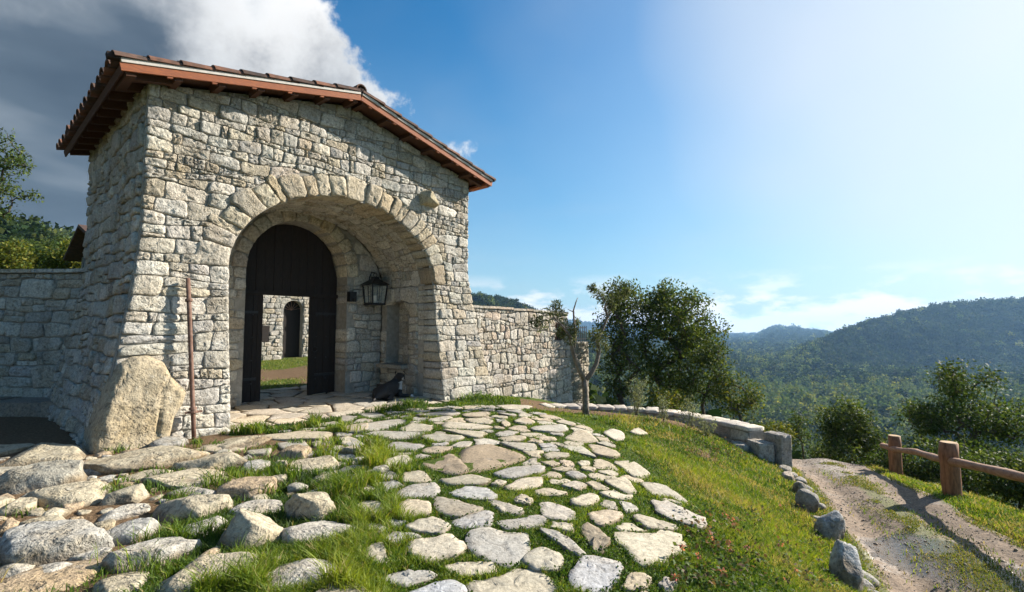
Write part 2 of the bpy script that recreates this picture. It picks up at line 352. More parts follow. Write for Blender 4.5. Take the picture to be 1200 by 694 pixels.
def h_far(x, y):
    r = np.hypot(x, y) + 1e-6; az = np.degrees(np.arctan2(x, y))
    vf = sstep(-14, 8, az) * (1 - sstep(125, 175, az))
    VAL = -60.0
    base_v = VAL * (1 - np.exp(-np.maximum(r - 10, 0) / 85.0))
    base_l = 0.02 * r
    base_l = np.minimum(base_l, 40)
    z = base_v * vf + base_l * (1 - vf)
    z = z + fbm2(x, y, 0.012, 4, 1.0) * np.clip((r - 60) / 300, 0, 1) * 4
    def hill(z, pr, r0, rs, back, fade_lo=None, fade_hi=None, canopy=CANOPY, expo=0.8):
        sl = np.interp(az, pr[:, 0], pr[:, 1])
        top = EYE + r0 * sl - canopy
        up = sstep(0, 1, (r - rs) / (r0 - rs)) ** expo
        dn = 1 - sstep(0, 1, (r - r0) / back) * 0.8
        t = np.where(r < r0, up, dn)
        bump_ = fbm2(x, y, 0.02, 3, 3.0) * 6 * np.where(r < r0, up * (1 - up) * 4, 0)
        m = np.ones_like(r)
        if fade_lo is not None: m = m * sstep(fade_lo[0], fade_lo[1], az)
        if fade_hi is not None: m = m * (1 - sstep(fade_hi[0], fade_hi[1], az))
        hz = z + (top - z) * t * m + bump_ * m
        return np.where(m * t > 0, np.maximum(z, hz), z)
    r01 = np.interp(az, [26, 30, 36, 46, 60], [680, 820, 1050, 1300, 1400])
    z = hill(z, PR1, r01, r01 * 0.62 + 120, 600, fade_lo=(25, 26.5), fade_hi=(125, 170))
    z = hill(z, PR2, 2800.0, 1250.0, 600, fade_lo=(20, 22.5), fade_hi=(70, 100))
    z = hill(z, PR3, 4000.0, 2700.0, 600, fade_lo=(-30, -10), fade_hi=(100, 130), canopy=8)
    z = hill(z, PRA, 700.0, 200.0, 400, fade_lo=(-40, -25), fade_hi=(10, 12))
    z = hill(z, PRL, 270.0, 40.0, 400, fade_hi=(-12, -8), expo=1.5, canopy=9)
    return z
def H(x, y):
    x = np.asarray(x, float); y = np.asarray(y, float); r = np.hypot(x - 0, y - 4)
    w = sstep(17, 30, r)
    return h_near(x, y) * (1 - w) + h_far(x, y) * w + fbm2(x, y, 1.9, 3, 5.0) * 0.012 * (1 - w)
_gx = np.arange(-24, 26.01, 0.1); _gy = np.arange(-12, 44.01, 0.1)
HG = H(*np.meshgrid(_gx, _gy, indexing='ij'))
def Hq(x, y):
    "height by table near the gate, exact elsewhere"
    x = np.asarray(x, float); y = np.asarray(y, float)
    u = np.clip((x + 24) / 0.1, 0, len(_gx) - 1.001); v = np.clip((y + 12) / 0.1, 0, len(_gy) - 1.001)
    i = u.astype(int); j = v.astype(int); a = u - i; b = v - j
    return HG[i, j] * (1 - a) * (1 - b) + HG[i + 1, j] * a * (1 - b) + HG[i, j + 1] * (1 - a) * b + HG[i + 1, j + 1] * a * b
def Hs(x, y): return float(Hq(x, y)) if -24 < x < 26 and -12 < y < 44 else float(H(np.array([x]), np.array([y]))[0])
def gnd(px, py, dz=0.0):
    """photo pixel -> point of the ground it looks at"""
    r = ray(px, py); lo = 1.0; t = np.linspace(1.0, 30, 500)
    x, y, z = r[0] * t, r[1] * t, EYE + r[2] * t
    below = np.where(z < Hq(x, y) + dz)[0]
    k = below[0] if len(below) else len(t) - 1
    a, b = t[max(k - 1, 0)], t[k]
    for _ in range(12):
        m = (a + b) / 2
        if EYE + r[2] * m < Hs(r[0] * m, r[1] * m) + dz: b = m
        else: a = m
    return np.array([r[0] * b, r[1] * b, EYE + r[2] * b])
def at(px, py, d): r = ray(px, py) * (d / ray(px, py)[1]); return Vector((r[0], r[1], EYE + r[2]))

# ------------------------------------------------------------------ ground sheet and track
RYL = [(-8, 2.4), (0, 2.9), (3, 3.15), (5, 3.5), (6.8, 4.3), (8.9, 5.2), (11, 5.85), (13.2, 6.9), (16, 9.0), (19, 12)]
RYR = [(-8, 5.4), (0, 5.5), (3, 5.6), (5, 5.8), (6.8, 6.3), (8.6, 6.95), (10.9, 7.95), (13.2, 9.4), (16, 11.8), (19, 15)]
def road_v(x, y):
    l = np.interp(y, [p[0] for p in RYL], [p[1] for p in RYL]); r = np.interp(y, [p[0] for p in RYR], [p[1] for p in RYR])
    v = (x - l) / (r - l); return np.where((y < -8) | (y > 19), -9, v)
# gatehouse frame
YAW = R(41.22); E2 = np.array([math.sin(YAW), math.cos(YAW)]); N2 = np.array([math.cos(YAW), -math.sin(YAW)]); O2 = np.array([-5.444, 7.128])
GW, GD, GH, GR = 6.6, 4.47, 5.3, 0.80
def tq(x, y):
    dx = x - O2[0]; dy = y - O2[1]
    return dx * E2[0] + dy * E2[1], -(dx * N2[0] + dy * N2[1])
def grass_mask(x, y):
    """1 = turf, 0 = bare soil"""
    nz = fbm2(x, y, 2.3, 3, 2.0) * 0.25 + fbm2(x, y, 0.6, 3, 7.0) * 0.2
    g = np.ones_like(x)
    t, q = tq(x, y)
    g = np.where((q > -0.45) & (q < 4.6) & (t > 0.9) & (t < 5.9), 0, g)                      # porch floor
    bed = sstep(9.9, 10.5, y + nz * 1.4 - 0.12 * np.abs(x - 2.5)) * (x > 0.2) * (1 - sstep(4.9, 5.5, x)) * (y < 13.2)
    g = g * (1 - 0.97 * bed)
    leftr = (1 - sstep(-2.6, -1.6, x)) * (y > 1) * (y < 7.5)
    g = g * (1 - leftr * sstep(-0.45, 0.15, nz + (-(x + 2.6)) * 0.10))
    g = np.where((x < -5.4) & (y > 6.2) & (y < 9.8), 0, g)
    bare = sstep(1.9, 2.6, x) * (1 - sstep(3.3, 4.2, x)) * sstep(7.0, 8.6, y) * (y < 10.6)
    g = g * (1 - bare * sstep(0.0, 0.35, nz) * 0.8)
    g = np.where((q > 4.4) & (q < 16) & (t > -2) & (t < 14), np.clip(.55 + nz * 1.6 - .8 * np.exp(-((q - 8.2) / 1.0) ** 2), 0, 1), g)
    v = road_v(x, y)
    g = np.where((v > 0.06) & (v < 0.94), 0, g)
    return np.clip(g, 0, 1)

def ground_mat():
    m, nt, b, out = new_mat('ground_surface'); P = pos(nt)
    at = NN(nt, 'ShaderNodeAttribute', attribute_name='tint').outputs['Color']
    sp = NN(nt, 'ShaderNodeSeparateColor'); nt.links.new(at, sp.inputs[0])
    n1 = noise_t(nt, P, 3.0, 4, 0.7); n2 = noise_t(nt, P, 26.0, 4, 0.7)
    soil = ramp(nt, [(0.3, (0.085, 0.055, 0.032)), (0.55, (0.16, 0.105, 0.06)), (0.75, (0.26, 0.18, 0.105))], n2).outputs[0]
    turf = ramp(nt, [(0.3, (0.035, 0.06, 0.012)), (0.55, (0.075, 0.105, 0.02)), (0.75, (0.16, 0.15, 0.05))], n2).outputs[0]
    gm = math_n(nt, 'ADD', sp.outputs[0], math_n(nt, 'MULTIPLY', math_n(nt, 'SUBTRACT', n1, 0.5), 0.9))
    c = mix_c(nt, ramp(nt, [(0.35, 0.0), (0.6, 1.0)], gm).outputs[0], soil, turf)
    fo = noise_t(nt, P, 0.03, 5, 0.65)
    forest = ramp(nt, [(0.35, (0.016, 0.028, 0.012)), (0.6, (0.032, 0.048, 0.018)), (0.8, (0.075, 0.085, 0.035))], fo).outputs[0]
    c = mix_c(nt, sp.outputs[1], c, forest)
    nt.links.new(c, b.inputs['Base Color']); b.inputs['Roughness'].default_value = 0.95; b.inputs['Specular IOR Level'].default_value = 0.1
    nt.links.new(bump(nt, math_n(nt, 'ADD', n2, n1), 0.8, 0.03), b.inputs['Normal'])
    return m
M_GROUND = ground_mat()
def build_ground():
    az = np.concatenate([np.linspace(-60, 60, 440, endpoint=False), np.linspace(60, 300, 150, endpoint=False)])
    rr = [0.35]
    while rr[-1] < 4650: rr.append(rr[-1] * 1.029 + 0.004)
    rr = np.array(rr); A, Rr = np.meshgrid(np.radians(az), rr)
    X = Rr * np.sin(A); Y = Rr * np.cos(A); Z = H(X, Y)
    v = road_v(X, Y); Z = Z - 0.22 * sstep(0.02, 0.10, v) * (1 - sstep(0.90, 0.98, v))
    t, q = tq(X, Y); Z = np.where((q > -0.3) & (q < 4.3) & (t > 0.5) & (t < 6.2), np.minimum(Z, -0.03), Z)
    na, nr = len(az), len(rr)
    V = np.stack([X, Y, Z], -1).reshape(-1, 3)
    G = grass_mask(X, Y); F = sstep(14, 40, np.hypot(X - 6, Y - 6)) * np.where(X < -2, sstep(28, 40, np.hypot(X, Y)), 1)
    tint = np.stack([G, F, np.zeros_like(G)], -1).reshape(-1, 3)
    i, j = np.meshgrid(np.arange(nr - 1), np.arange(na), indexing='ij'); j2 = (j + 1) % na
    Fq = np.stack([i * na + j, (i + 1) * na + j, (i + 1) * na + j2, i * na + j2], -1).reshape(-1, 4)[:, ::-1]
    V = np.concatenate([V, [[0, 0, Hs(0, 0)]]]); tint = np.concatenate([tint, [[1, 0, 0]]])
    me = np_mesh('ground', V, Fq, tint, True)
    bm = bmesh.new(); bm.from_mesh(me); bm.verts.ensure_lookup_table()
    c = bm.verts[len(V) - 1]
    for k in range(na): bm.faces.new((bm.verts[(k + 1) % na], bm.verts[k], c))
    bm.normal_update(); bm.to_mesh(me); bm.free(); me.shade_smooth()
    o = link('ground', me, None, M_GROUND); tag(o, kind='structure'); return o
GROUND = build_ground()

def road_mat():
    m, nt, b, out = new_mat('dirt_track_surface'); P = pos(nt)
    at = NN(nt, 'ShaderNodeAttribute', attribute_name='tint').outputs['Color']
    sp = NN(nt, 'ShaderNodeSeparateColor'); nt.links.new(at, sp.inputs[0])
    n1 = noise_t(nt, P, 2.2, 5, 0.7); n2 = noise_t(nt, P, 40, 4, 0.75)
    vo = NN(nt, 'ShaderNodeTexVoronoi'); vo.inputs['Scale'].default_value = 22; nt.links.new(P, vo.inputs['Vector'])
    dirt = ramp(nt, [(0.3, (0.12, 0.082, 0.052)), (0.5, (0.225, 0.16, 0.105)), (0.72, (0.34, 0.255, 0.18))], n2).outputs[0]
    grav = ramp(nt, [(0.1, (0.12, 0.11, 0.10)), (0.5, (0.30, 0.28, 0.25)), (0.8, (0.45, 0.43, 0.40))], NN(nt, 'ShaderNodeTexVoronoi').outputs[0])
    nt.links.new(vo.outputs['Color'], grav.inputs[0])
    gmask = ramp(nt, [(0.56, 0.0), (0.78, 0.5)], math_n(nt, 'ADD', n1, math_n(nt, 'MULTIPLY', sp.outputs[2], 0.3))).outputs[0]
    c = mix_c(nt, gmask, dirt, grav.outputs[0])
    c = mix_c(nt, 1.0, c, ramp(nt, [(0.32, 0.55), (0.5, 0.95), (0.7, 1.15)], noise_t(nt, P, 9.0, 4, 0.7)).outputs[0], 'MULTIPLY')
    moss = ramp(nt, [(0.3, (0.06, 0.075, 0.018)), (0.7, (0.17, 0.17, 0.05))], n2).outputs[0]
    gr = ramp(nt, [(0.5, 0.0), (0.72, 0.85)], math_n(nt, 'ADD', sp.outputs[0], math_n(nt, 'MULTIPLY', math_n(nt, 'SUBTRACT', n1, 0.5), 1.3))).outputs[0]
    c = mix_c(nt, gr, c, moss)
    wet = ramp(nt, [(0.42, 0.0), (0.62, 1.0)], math_n(nt, 'ADD', sp.outputs[1], math_n(nt, 'MULTIPLY', math_n(nt, 'SUBTRACT', n1, 0.5), 1.0))).outputs[0]
    c = mix_c(nt, math_n(nt, 'MULTIPLY', wet, 0.45), c, (0.09, 0.068, 0.048))
    nt.links.new(c, b.inputs['Base Color'])
    nt.links.new(ramp(nt, [(0.0, 0.95), (1.0, 0.1)], wet).outputs[0], b.inputs['Roughness']); b.inputs['Specular IOR Level'].default_value = 0.5
    h = math_n(nt, 'ADD', math_n(nt, 'MULTIPLY', n2, 0.6), math_n(nt, 'ADD', math_n(nt, 'MULTIPLY', n1, 0.5), math_n(nt, 'MULTIPLY', vo.outputs['Distance'], -0.5)))
    nt.links.new(bump(nt, h, 0.6, 0.014), b.inputs['Normal'])
    return m
def road_z(x, y, v):
    rut = -0.042 * (np.exp(-((v - 0.27) / 0.10) ** 2) + np.exp(-((v - 0.74) / 0.10) ** 2)) + 0.02 * np.exp(-((v - 0.5) / 0.12) ** 2)
    edge = -0.07 * (1 - sstep(0.0, 0.05, v) * (1 - sstep(0.95, 1.0, v)))
    return H(x, y) + 0.012 + rut + edge + fbm2(x, y, 6.0, 3, 4.0) * 0.010
def build_road():
    ys = np.linspace(-8, 18.5, 260); vs = np.linspace(0, 1, 36)
    Yg, Vg = np.meshgrid(ys, vs, indexing='ij')
    l = np.interp(Yg, [p[0] for p in RYL], [p[1] for p in RYL]); r = np.interp(Yg, [p[0] for p in RYR], [p[1] for p in RYR])
    X = l + (r - l) * Vg; X = X + fbm2(X, Yg, 1.5, 3, 9.0) * 0.07 * (np.abs(Vg - .5) > .4)
    Z = road_z(X, Yg, Vg)
    V = np.stack([X, Yg, Z], -1).reshape(-1, 3)
    grass = np.maximum(np.exp(-((Vg - 0.55) / 0.13) ** 2) * (1 - sstep(8.5, 10.5, Yg)) * 0.85, (1 - sstep(0.05, 0.16, Vg)) * 0.9)
    grass = np.maximum(grass, sstep(0.86, 0.97, Vg) * 0.9)
    c = gnd(1100, 655); wet = np.exp(-(((X - c[0]) / 0.7) ** 2 + ((Yg - c[1]) / 1.1) ** 2)) * 1.0
    grav = np.exp(-((Vg - 0.5) / 0.25) ** 2) * sstep(8.5, 10, Yg)
    tint = np.stack([grass, wet, grav], -1).reshape(-1, 3)
    ny, nv = len(ys), len(vs); i, j = np.meshgrid(np.arange(ny - 1), np.arange(nv - 1), indexing='ij')
    F = np.stack([i * nv + j, i * nv + j + 1, (i + 1) * nv + j + 1, (i + 1) * nv + j], -1).reshape(-1, 4)
    o = link('dirt_track', np_mesh('dirt_track', V, F, tint, True), None, road_mat()); tag(o, kind='structure'); return o
ROAD = build_road()

# ------------------------------------------------------------------ stone helpers
def chaikin(p, k=1):
    p = np.asarray(p, float)
    for _ in range(k):
        q = np.roll(p, -1, 0); p = np.stack([p * 0.75 + q * 0.25, p * 0.25 + q * 0.75], 1).reshape(-1, p.shape[1])
    return p
def resample(p, n):
    p = np.asarray(p, float); q = np.vstack([p, p[:1]]); d = np.r_[0, np.cumsum(np.hypot(*np.diff(q, axis=0).T))]
    s = np.linspace(0, d[-1], n, endpoint=False)
    return np.stack([np.interp(s, d, q[:, 0]), np.interp(s, d, q[:, 1])], 1)
def parea(p): x, y = p[:, 0], p[:, 1]; return 0.5 * float(np.sum(x * np.roll(y, -1) - np.roll(x, -1) * y))
def inset(p, g):
    """approximate inward offset of a polygon"""
    c = p.mean(0); d = p - c; r = np.hypot(d[:, 0], d[:, 1])[:, None]
    nxt = np.roll(p, -1, 0) - np.roll(p, 1, 0); nrm = np.stack([-nxt[:, 1], nxt[:, 0]], 1); nrm /= (np.hypot(nrm[:, 0], nrm[:, 1])[:, None] + 1e-9)
    if parea(p) < 0: nrm = -nrm
    return p + nrm * np.minimum(g, r * 0.6)
def vcells(seeds, box, k=14):
    """Voronoi polygons of the seeds inside a box (x0,y0,x1,y1)"""
    S = np.asarray(seeds); out = []
    for i, s in enumerate(S):
        poly = [np.array(p, float) for p in ((box[0], box[1]), (box[2], box[1]), (box[2], box[3]), (box[0], box[3]))]
        d = ((S - s) ** 2).sum(1); near = np.argsort(d)[1:k + 1]
        for j in near:
            m = (S[j] + s) / 2; nn = S[j] - s; new = []
            for a, b in zip(poly, poly[1:] + poly[:1]):
                da = (a - m) @ nn; db = (b - m) @ nn
                if da <= 0: new.append(a)
                if da * db < 0: new.append(a + (b - a) * (da / (da - db)))
            poly = new
            if len(poly) < 3: break
        if len(poly) >= 3: out.append(np.array(poly))
    return out
def rubble(s0, s1, z0, z1, rng, hmin=0.13, hmax=0.34, ar=(0.8, 2.4), wob=0.03):
    """roughly coursed rubble: list of quads/polygons in (s, z)"""
    zs = [z0]
    while zs[-1] < z1 - hmin * 0.6: zs.append(zs[-1] + rng.uniform(hmin, hmax) * rng.choice([0.8, 1, 1, 1.15]))
    zs[-1] = z1
    ph = [rng.uniform(0, 50) for _ in zs]
    def zb(k, s):
        if k == 0 or k == len(zs) - 1: return zs[k]
        return zs[k] + wob * (math.sin(s * 2.1 + ph[k]) + 0.6 * math.sin(s * 5.3 + ph[k] * 1.7))
    cells = []
    for k in range(len(zs) - 1):
        h = zs[k + 1] - zs[k]; s = s0; cuts = [s0]
        while s < s1 - h * 0.5:
            s += h * rng.uniform(*ar) if rng.random() > 0.12 else h * rng.uniform(0.45, 0.7)
            cuts.append(s)
        if s1 - cuts[-2] < h * 0.6 and len(cuts) > 2: cuts.pop(-2)
        cuts[-1] = s1
        tops = [c + rng.uniform(-.16, .16) * h if 0 < i < len(cuts) - 1 else c for i, c in enumerate(cuts)]
        for i in range(len(cuts) - 1):
            a, b = cuts[i], cuts[i + 1]; c, d = tops[i + 1], tops[i]
            quad = np.array([(a, zb(k, a)), ((a + b) / 2, zb(k, (a + b) / 2)), (b, zb(k, b)), (c, zb(k + 1, c)), ((c + d) / 2, zb(k + 1, (c + d) / 2)), (d, zb(k + 1, d))])
            w = b - a
            if h > 0.24 and rng.random() < 0.42:
                f = rng.uniform(0.35, 0.65); dz = rng.uniform(-.03, .03)
                l = quad[0] * (1 - f) + quad[5] * f; r = quad[2] * (1 - f) + quad[3] * f + (0, dz); mm = (l + r) / 2
                lo = np.array([quad[0], quad[1], quad[2], r, mm, l]); hi = np.array([l, mm, r, quad[3], quad[4], quad[5]])
                for part in (lo, hi):
                    if w > 0.42 and rng.random() < 0.6:
                        g = rng.uniform(0.35, 0.65)
                        m0 = part[0] * (1 - g) + part[2] * g; m1 = part[5] * (1 - g) + part[3] * g + (rng.uniform(-.03, .03), 0)
                        cells += [np.array([part[0], m0, m1, part[5]]), np.array([m0, part[2], part[3], m1])]
                    else: cells.append(part)
            else: cells.append(quad)
    return cells
def stone_geo(poly, mp, rng, gap=0.012, proud=0.03, th=0.10, n=14, rough=0.012, rnd=1):
    """one dressed-rubble stone over a (s,z) polygon; mp(s, z, out) -> xyz. returns verts, faces"""
    if parea(poly) < 0: poly = poly[::-1]
    p = inset(resample(poly, 28), gap)
    p = resample(chaikin(p, rnd), n)
    size = math.sqrt(abs(parea(p)) + 1e-6); c = p.mean(0)
    j = np.array([[rng.gauss(0, 1), rng.gauss(0, 1)] for _ in range(n)]) * 0.016 * size
    p = p + j
    tiltx, tilty = rng.gauss(0, 0.07), rng.gauss(0, 0.06); d = proud * rng.uniform(0.35, 1.6)
    V = []; F = []
    def ring(sc, o, nz):
        for a in p:
            q = c + (a - c) * sc + np.array([rng.gauss(0, 1), rng.gauss(0, 1)]) * nz * 0.4
            oo = o + (0 if nz == 0 else (tiltx * (q[0] - c[0]) + tilty * (q[1] - c[1])) + rng.gauss(0, nz))
            V.append(mp(q[0], q[1], max(oo, 0.12 * d) if nz else oo))
    ring(1.0, -th, 0); ring(1.0, d * 0.20, rough * 0.25); ring(0.95, d * 0.85, rough * 0.6); ring(0.70, d * 1.0, rough); ring(0.38, d * 1.05, rough)
    V.append(mp(c[0], c[1], d * 1.05 + rng.gauss(0, rough)))
    for k in range(4):
        for i in range(n):
            i2 = (i + 1) % n; F.append((k * n + i, k * n + i2, (k + 1) * n + i2, (k + 1) * n + i))
    for i in range(n): F.append((4 * n + i, 4 * n + (i + 1) % n, 5 * n))
    return V, F
def proj(X):
    x, y, z = X[0], X[1], X[2] - EYE; c, s = math.cos(PITCH), math.sin(PITCH); d = max(y * c + z * s, 0.05)
    return 600 + FPX * x / d, 347 - FPX * (z * c - y * s) / d
def pix_area(V, n):
    q = np.array([proj(v) for v in V[n:2 * n]]); q[:, 0] = np.clip(q[:, 0], -20, 1220); q[:, 1] = np.clip(q[:, 1], -20, 714)
    return abs(parea(q))
def pick(rng, pal, var=0.10):
    c = np.array(rng.choice(pal)); return tuple(np.clip(c * (1 + rng.gauss(0, var)) * (1 + np.array([rng.gauss(0, .008) for _ in range(3)])), 0.02, 0.8))
PAL_GATE = [(.50, .47, .40), (.47, .445, .385), (.53, .495, .42), (.45, .43, .375), (.51, .46, .37), (.43, .41, .365), (.49, .445, .36), (.46, .40, .30), (.55, .515, .44), (.50, .465, .395)]
PAL_WALL = [(.52, .475, .40), (.48, .445, .38), (.55, .50, .41), (.46, .42, .355), (.52, .45, .36), (.49, .40, .31), (.56, .52, .45), (.50, .46, .39)]
PAL_PAVE = [(.43, .38, .285), (.40, .36, .285), (.455, .405, .305), (.385, .355, .30), (.44, .37, .265), (.37, .35, .31)]
PAL_ROCK = [(.45, .41, .33), (.42, .39, .33), (.48, .43, .34), (.44, .41, .36), (.41, .36, .27)]
def flip_fix(V, F, outv):
    """make the front fan face the direction outv"""
    f_ = F[-1]; a, b, c = (Vector(V[f_[i * len(f_) // 3]]) for i in range(3)); nrm = (b - a).cross(c - a)
    return F if nrm.dot(Vector(outv)) >= 0 else [tuple(reversed(f)) for f in F]
STONES = []      # (pixel area, wall part, verts, faces, tint)
def lay(cells, mp, rng, part, pal, outv, store, gap=0.012, proud=0.03, n=14, th=0.10, rough=0.012, minarea=0.004, thf=None):
    for poly in cells:
        if abs(parea(poly)) < minarea: continue
        t_ = thf(poly) if thf else th
        V, F = stone_geo(poly, mp, rng, gap, proud, t_, n, rough)
        store.append((pix_area(V, n), part, V, flip_fix(V, F, outv), pick(rng, pal)))
def emit_stones(store, mat, limit=300, name='stone', restname='small_stones'):
    store.sort(key=lambda a: -a[0]); rest = {}
    for k, (ar, part, V, F, tint) in enumerate(store):
        if k < limit:
            link(name, mesh(name, V, F, np.array(tint), True), part, mat)
        else: rest.setdefault(part.name, (part, MB()))[1].add(V, F, tint)
    for part, mb in rest.values():
        tag(mb.build(restname, mat, part, True), kind='stuff')

# ------------------------------------------------------------------ gatehouse
def FP(t, q, z): p = O2 + E2 * t - N2 * q; return Vector((p[0], p[1], z))
def bf(z): return 0.44 * max(0.0, min(1.0, (3.0 - z) / 3.0)) ** 1.35
def bs(z): return 0.50 * max(0.0, min(1.0, (3.1 - z) / 3.1)) ** 1.35
def m_front(s, z, o): u = 2 * s / GW - 1; return FP(s + bs(z) * u ** 7, -(bf(z) + o), z)
def m_left(q, z, o): return FP(-bs(z) - o, q - bf(z) * (1 - q / GD), z)
def m_right(q, z, o): return FP(GW + bs(z) + o, q - bf(z) * (1 - q / GD), z)
AC, AA, AZ, AB = 3.33, 2.14, 2.60, 1.57                 # front arch: centre, half width, spring, rise
DC, DR, DZ, DQ = 3.36, 1.15, 2.85, 2.0                  # door arch in the porch back wall
RING = 0.41
def top_z(s): return GH + GR * (1 - abs(2 * s / GW - 1)) - 0.04
def in_ell(s, z, a, b): return ((s - AC) / a) ** 2 + ((z - AZ) / b) ** 2 < 1 if z > AZ else abs(s - AC) < a
def snap_front(poly):
    """clip a cell against arch ring, jambs and gable"""
    P = resample(poly, 24); cx, cz = P.mean(0)
    a, b = AA + RING, AB + RING
    if np.mean([in_ell(x, z, a, b) if z > AZ else abs(x - AC) < AA for x, z in P]) > 0.72: return None
    if cz > top_z(cx): return None
    if (cx - 0.12) ** 2 / 0.62 ** 2 + (cz - 0.55) ** 2 / 0.74 ** 2 < 0.42: return None     # corner boulder
    if ((cx - 5.28) / 0.26) ** 2 + ((cz - 4.53) / 0.17) ** 2 < 1: return None               # projecting stone
    for p in P:
        if p[1] > AZ:
            e = math.hypot((p[0] - AC) / a, (p[1] - AZ) / b)
            if e < 1: p[0] = AC + (p[0] - AC) / e; p[1] = AZ + (p[1] - AZ) / e
        elif abs(p[0] - AC) < AA: p[0] = AC + math.copysign(AA, cx - AC)
        p[1] = min(p[1], top_z(p[0]))
    return P
def sheet(mb, mp, ss, zlo, zhi, nz, o):
    v = []; f = []
    for s in ss:
        a, b = zlo(s), zhi(s)
        for k in range(nz + 1): v.append(mp(s, a + (b - a) * k / nz, o))
    for i in range(len(ss) - 1):
        for k in range(nz): f.append((i * (nz + 1) + k, (i + 1) * (nz + 1) + k, (i + 1) * (nz + 1) + k + 1, i * (nz + 1) + k + 1))
    mb.add(v, f)
GATE = empty('gatehouse', FP(GW / 2, GD / 2, 0)); tag(GATE, 'tall rubble stone gatehouse with arched porch and low tiled gable roof', 'gatehouse')
def build_gatehouse():
    rng = random.Random(11)
    ell = lambda s: AZ + AB * math.sqrt(max(0, 1 - ((s - AC) / AA) ** 2))
    arch_s = [AC - AA * math.cos(math.pi * k / 32) for k in range(33)]
    # mortar cores
    MC = -0.013
    mb = MB(); ss = sorted([GW * k / 16 for k in range(17) if abs(GW * k / 16 - AC) > AA + 0.01] + [AC - AA, AC + AA])
    left = [s for s in ss if s <= AC - AA + 1e-6]; right = [s for s in ss if s >= AC + AA - 1e-6]
    for grp in (left, right): sheet(mb, m_front, grp, lambda s: -0.6, top_z, 14, MC)
    sheet(mb, m_front, arch_s, ell, top_z, 4, MC)
    fw = mb.build('front_wall', M_MORTAR, GATE)
    mb = MB(); sheet(mb, m_left, [GD * k / 8 for k in range(9)], lambda s: -0.6, lambda s: GH, 14, MC); lw = mb.build('side_wall', M_MORTAR, GATE)
    mb = MB(); sheet(mb, m_right, [GD * k / 8 for k in range(9)], lambda s: -0.6, lambda s: GH, 14, MC); rw = mb.build('side_wall', M_MORTAR, GATE)
    mb = MB(); m_back = lambda s, z, o: FP(s + bs(z) * (2 * s / GW - 1), GD + o, z)
    sheet(mb, m_back, [0, 1.9], lambda s: -.6, top_z, 4, 0); sheet(mb, m_back, [1.9, GW / 2, 5.0], lambda s: 3.3, top_z, 4, 0); sheet(mb, m_back, [5.0, GW], lambda s: -.6, top_z, 4, 0)
    mb.build('back_wall', M_MORTAR, GATE)
    # porch: back wall with door arch, sides, barrel vault
    m_pb = lambda s, z, o: FP(s, DQ - o, z)
    dz = lambda s: DZ + math.sqrt(max(0, DR ** 2 - (s - DC) ** 2))
    mb = MB(); sA = AC - AA; sB = AC + AA
    capz = lambda s: ell(s) + 0.02
    sheet(mb, m_pb, [sA + (DC - DR - sA) * k / 5 for k in range(6)], lambda s: -.1, capz, 6, -0.02)
    sheet(mb, m_pb, [DC + DR + (sB - DC - DR) * k / 5 for k in range(6)], lambda s: -.1, capz, 6, -0.02)
    sheet(mb, m_pb, [DC - DR * math.cos(math.pi * k / 20) for k in range(21)], dz, capz, 3, -0.02)
    v = []; f = []                                                   # reveal of the door arch
    pts = [(DC - DR, 0), (DC - DR, DZ)] + [(DC - DR * math.cos(math.pi * k / 20), DZ + DR * math.sin(math.pi * k / 20)) for k in range(1, 20)] + [(DC + DR, DZ), (DC + DR, 0)]
    for (s, z) in pts: s = DC + (s - DC) * 1.03; v += [FP(s, DQ + .02, z), FP(s, DQ + 0.75, z)]
    for i in range(len(pts) - 1): f.append((2 * i, 2 * i + 1, 2 * i + 3, 2 * i + 2))
    mb.add(v, f)
    pbk = mb.build('porch_back_wall', M_MORTAR, GATE)
    m_ps = lambda q, z, o: FP(sB - o, q, z); m_pl = lambda q, z, o: FP(sA + o, q, z)
    mb = MB(); NQ0, NQ1, NZ0, NZ1 = 0.85, 1.75, 0.72, 2.25
    for q0, q1, z0, z1 in ((0.3, NQ0, -.1, AZ), (NQ1, DQ, -.1, AZ), (NQ0, NQ1, -.1, NZ0), (NQ0, NQ1, NZ1, AZ)):
        sheet(mb, m_ps, [q0, (q0 + q1) / 2, q1], lambda s: z0, lambda s: z1, 3, -0.02)
    nd = 0.38                                                        # niche box
    for quad in (((NQ0, NZ0, nd), (NQ1, NZ0, nd), (NQ1, NZ1, nd), (NQ0, NZ1, nd)), ((NQ0, NZ0, 0), (NQ0, NZ0, nd), (NQ0, NZ1, nd), (NQ0, NZ1, 0)), ((NQ1, NZ0, 0), (NQ1, NZ1, 0), (NQ1, NZ1, nd), (NQ1, NZ0, nd)), ((NQ0, NZ0, 0), (NQ1, NZ0, 0), (NQ1, NZ0, nd), (NQ0, NZ0, nd)), ((NQ0, NZ1, 0), (NQ0, NZ1, nd), (NQ1, NZ1, nd), (NQ1, NZ1, 0))):
        mb.add([m_ps(q, z, -o) for q, z, o in quad], [(0, 1, 2, 3)])
    psr = mb.build('porch_side_wall', M_MORTAR, GATE)
    mb = MB(); sheet(mb, m_pl, [0.3, 1.1, DQ], lambda s: -.1, lambda s: AZ, 4, -0.02); psl = mb.build('porch_side_wall', M_MORTAR, GATE)
    m_va = lambda th, q, o: FP(AC - (AA + 0.02 - o) * math.cos(th), q, AZ + (AB + 0.02 - o) * math.sin(th))
    mb = MB(); v = []; f = []
    for k in range(33):
        for q in (0.3, 1.2, DQ): v.append(m_va(math.pi * k / 32, q, -0.02))
    for k in range(32):
        for j in range(2): f.append((k * 3 + j, k * 3 + j + 1, (k + 1) * 3 + j + 1, (k + 1) * 3 + j))
    mb.add(v, f); va = mb.build('porch_vault', M_MORTAR, GATE)
    mb = MB()                                                        # passage behind the door
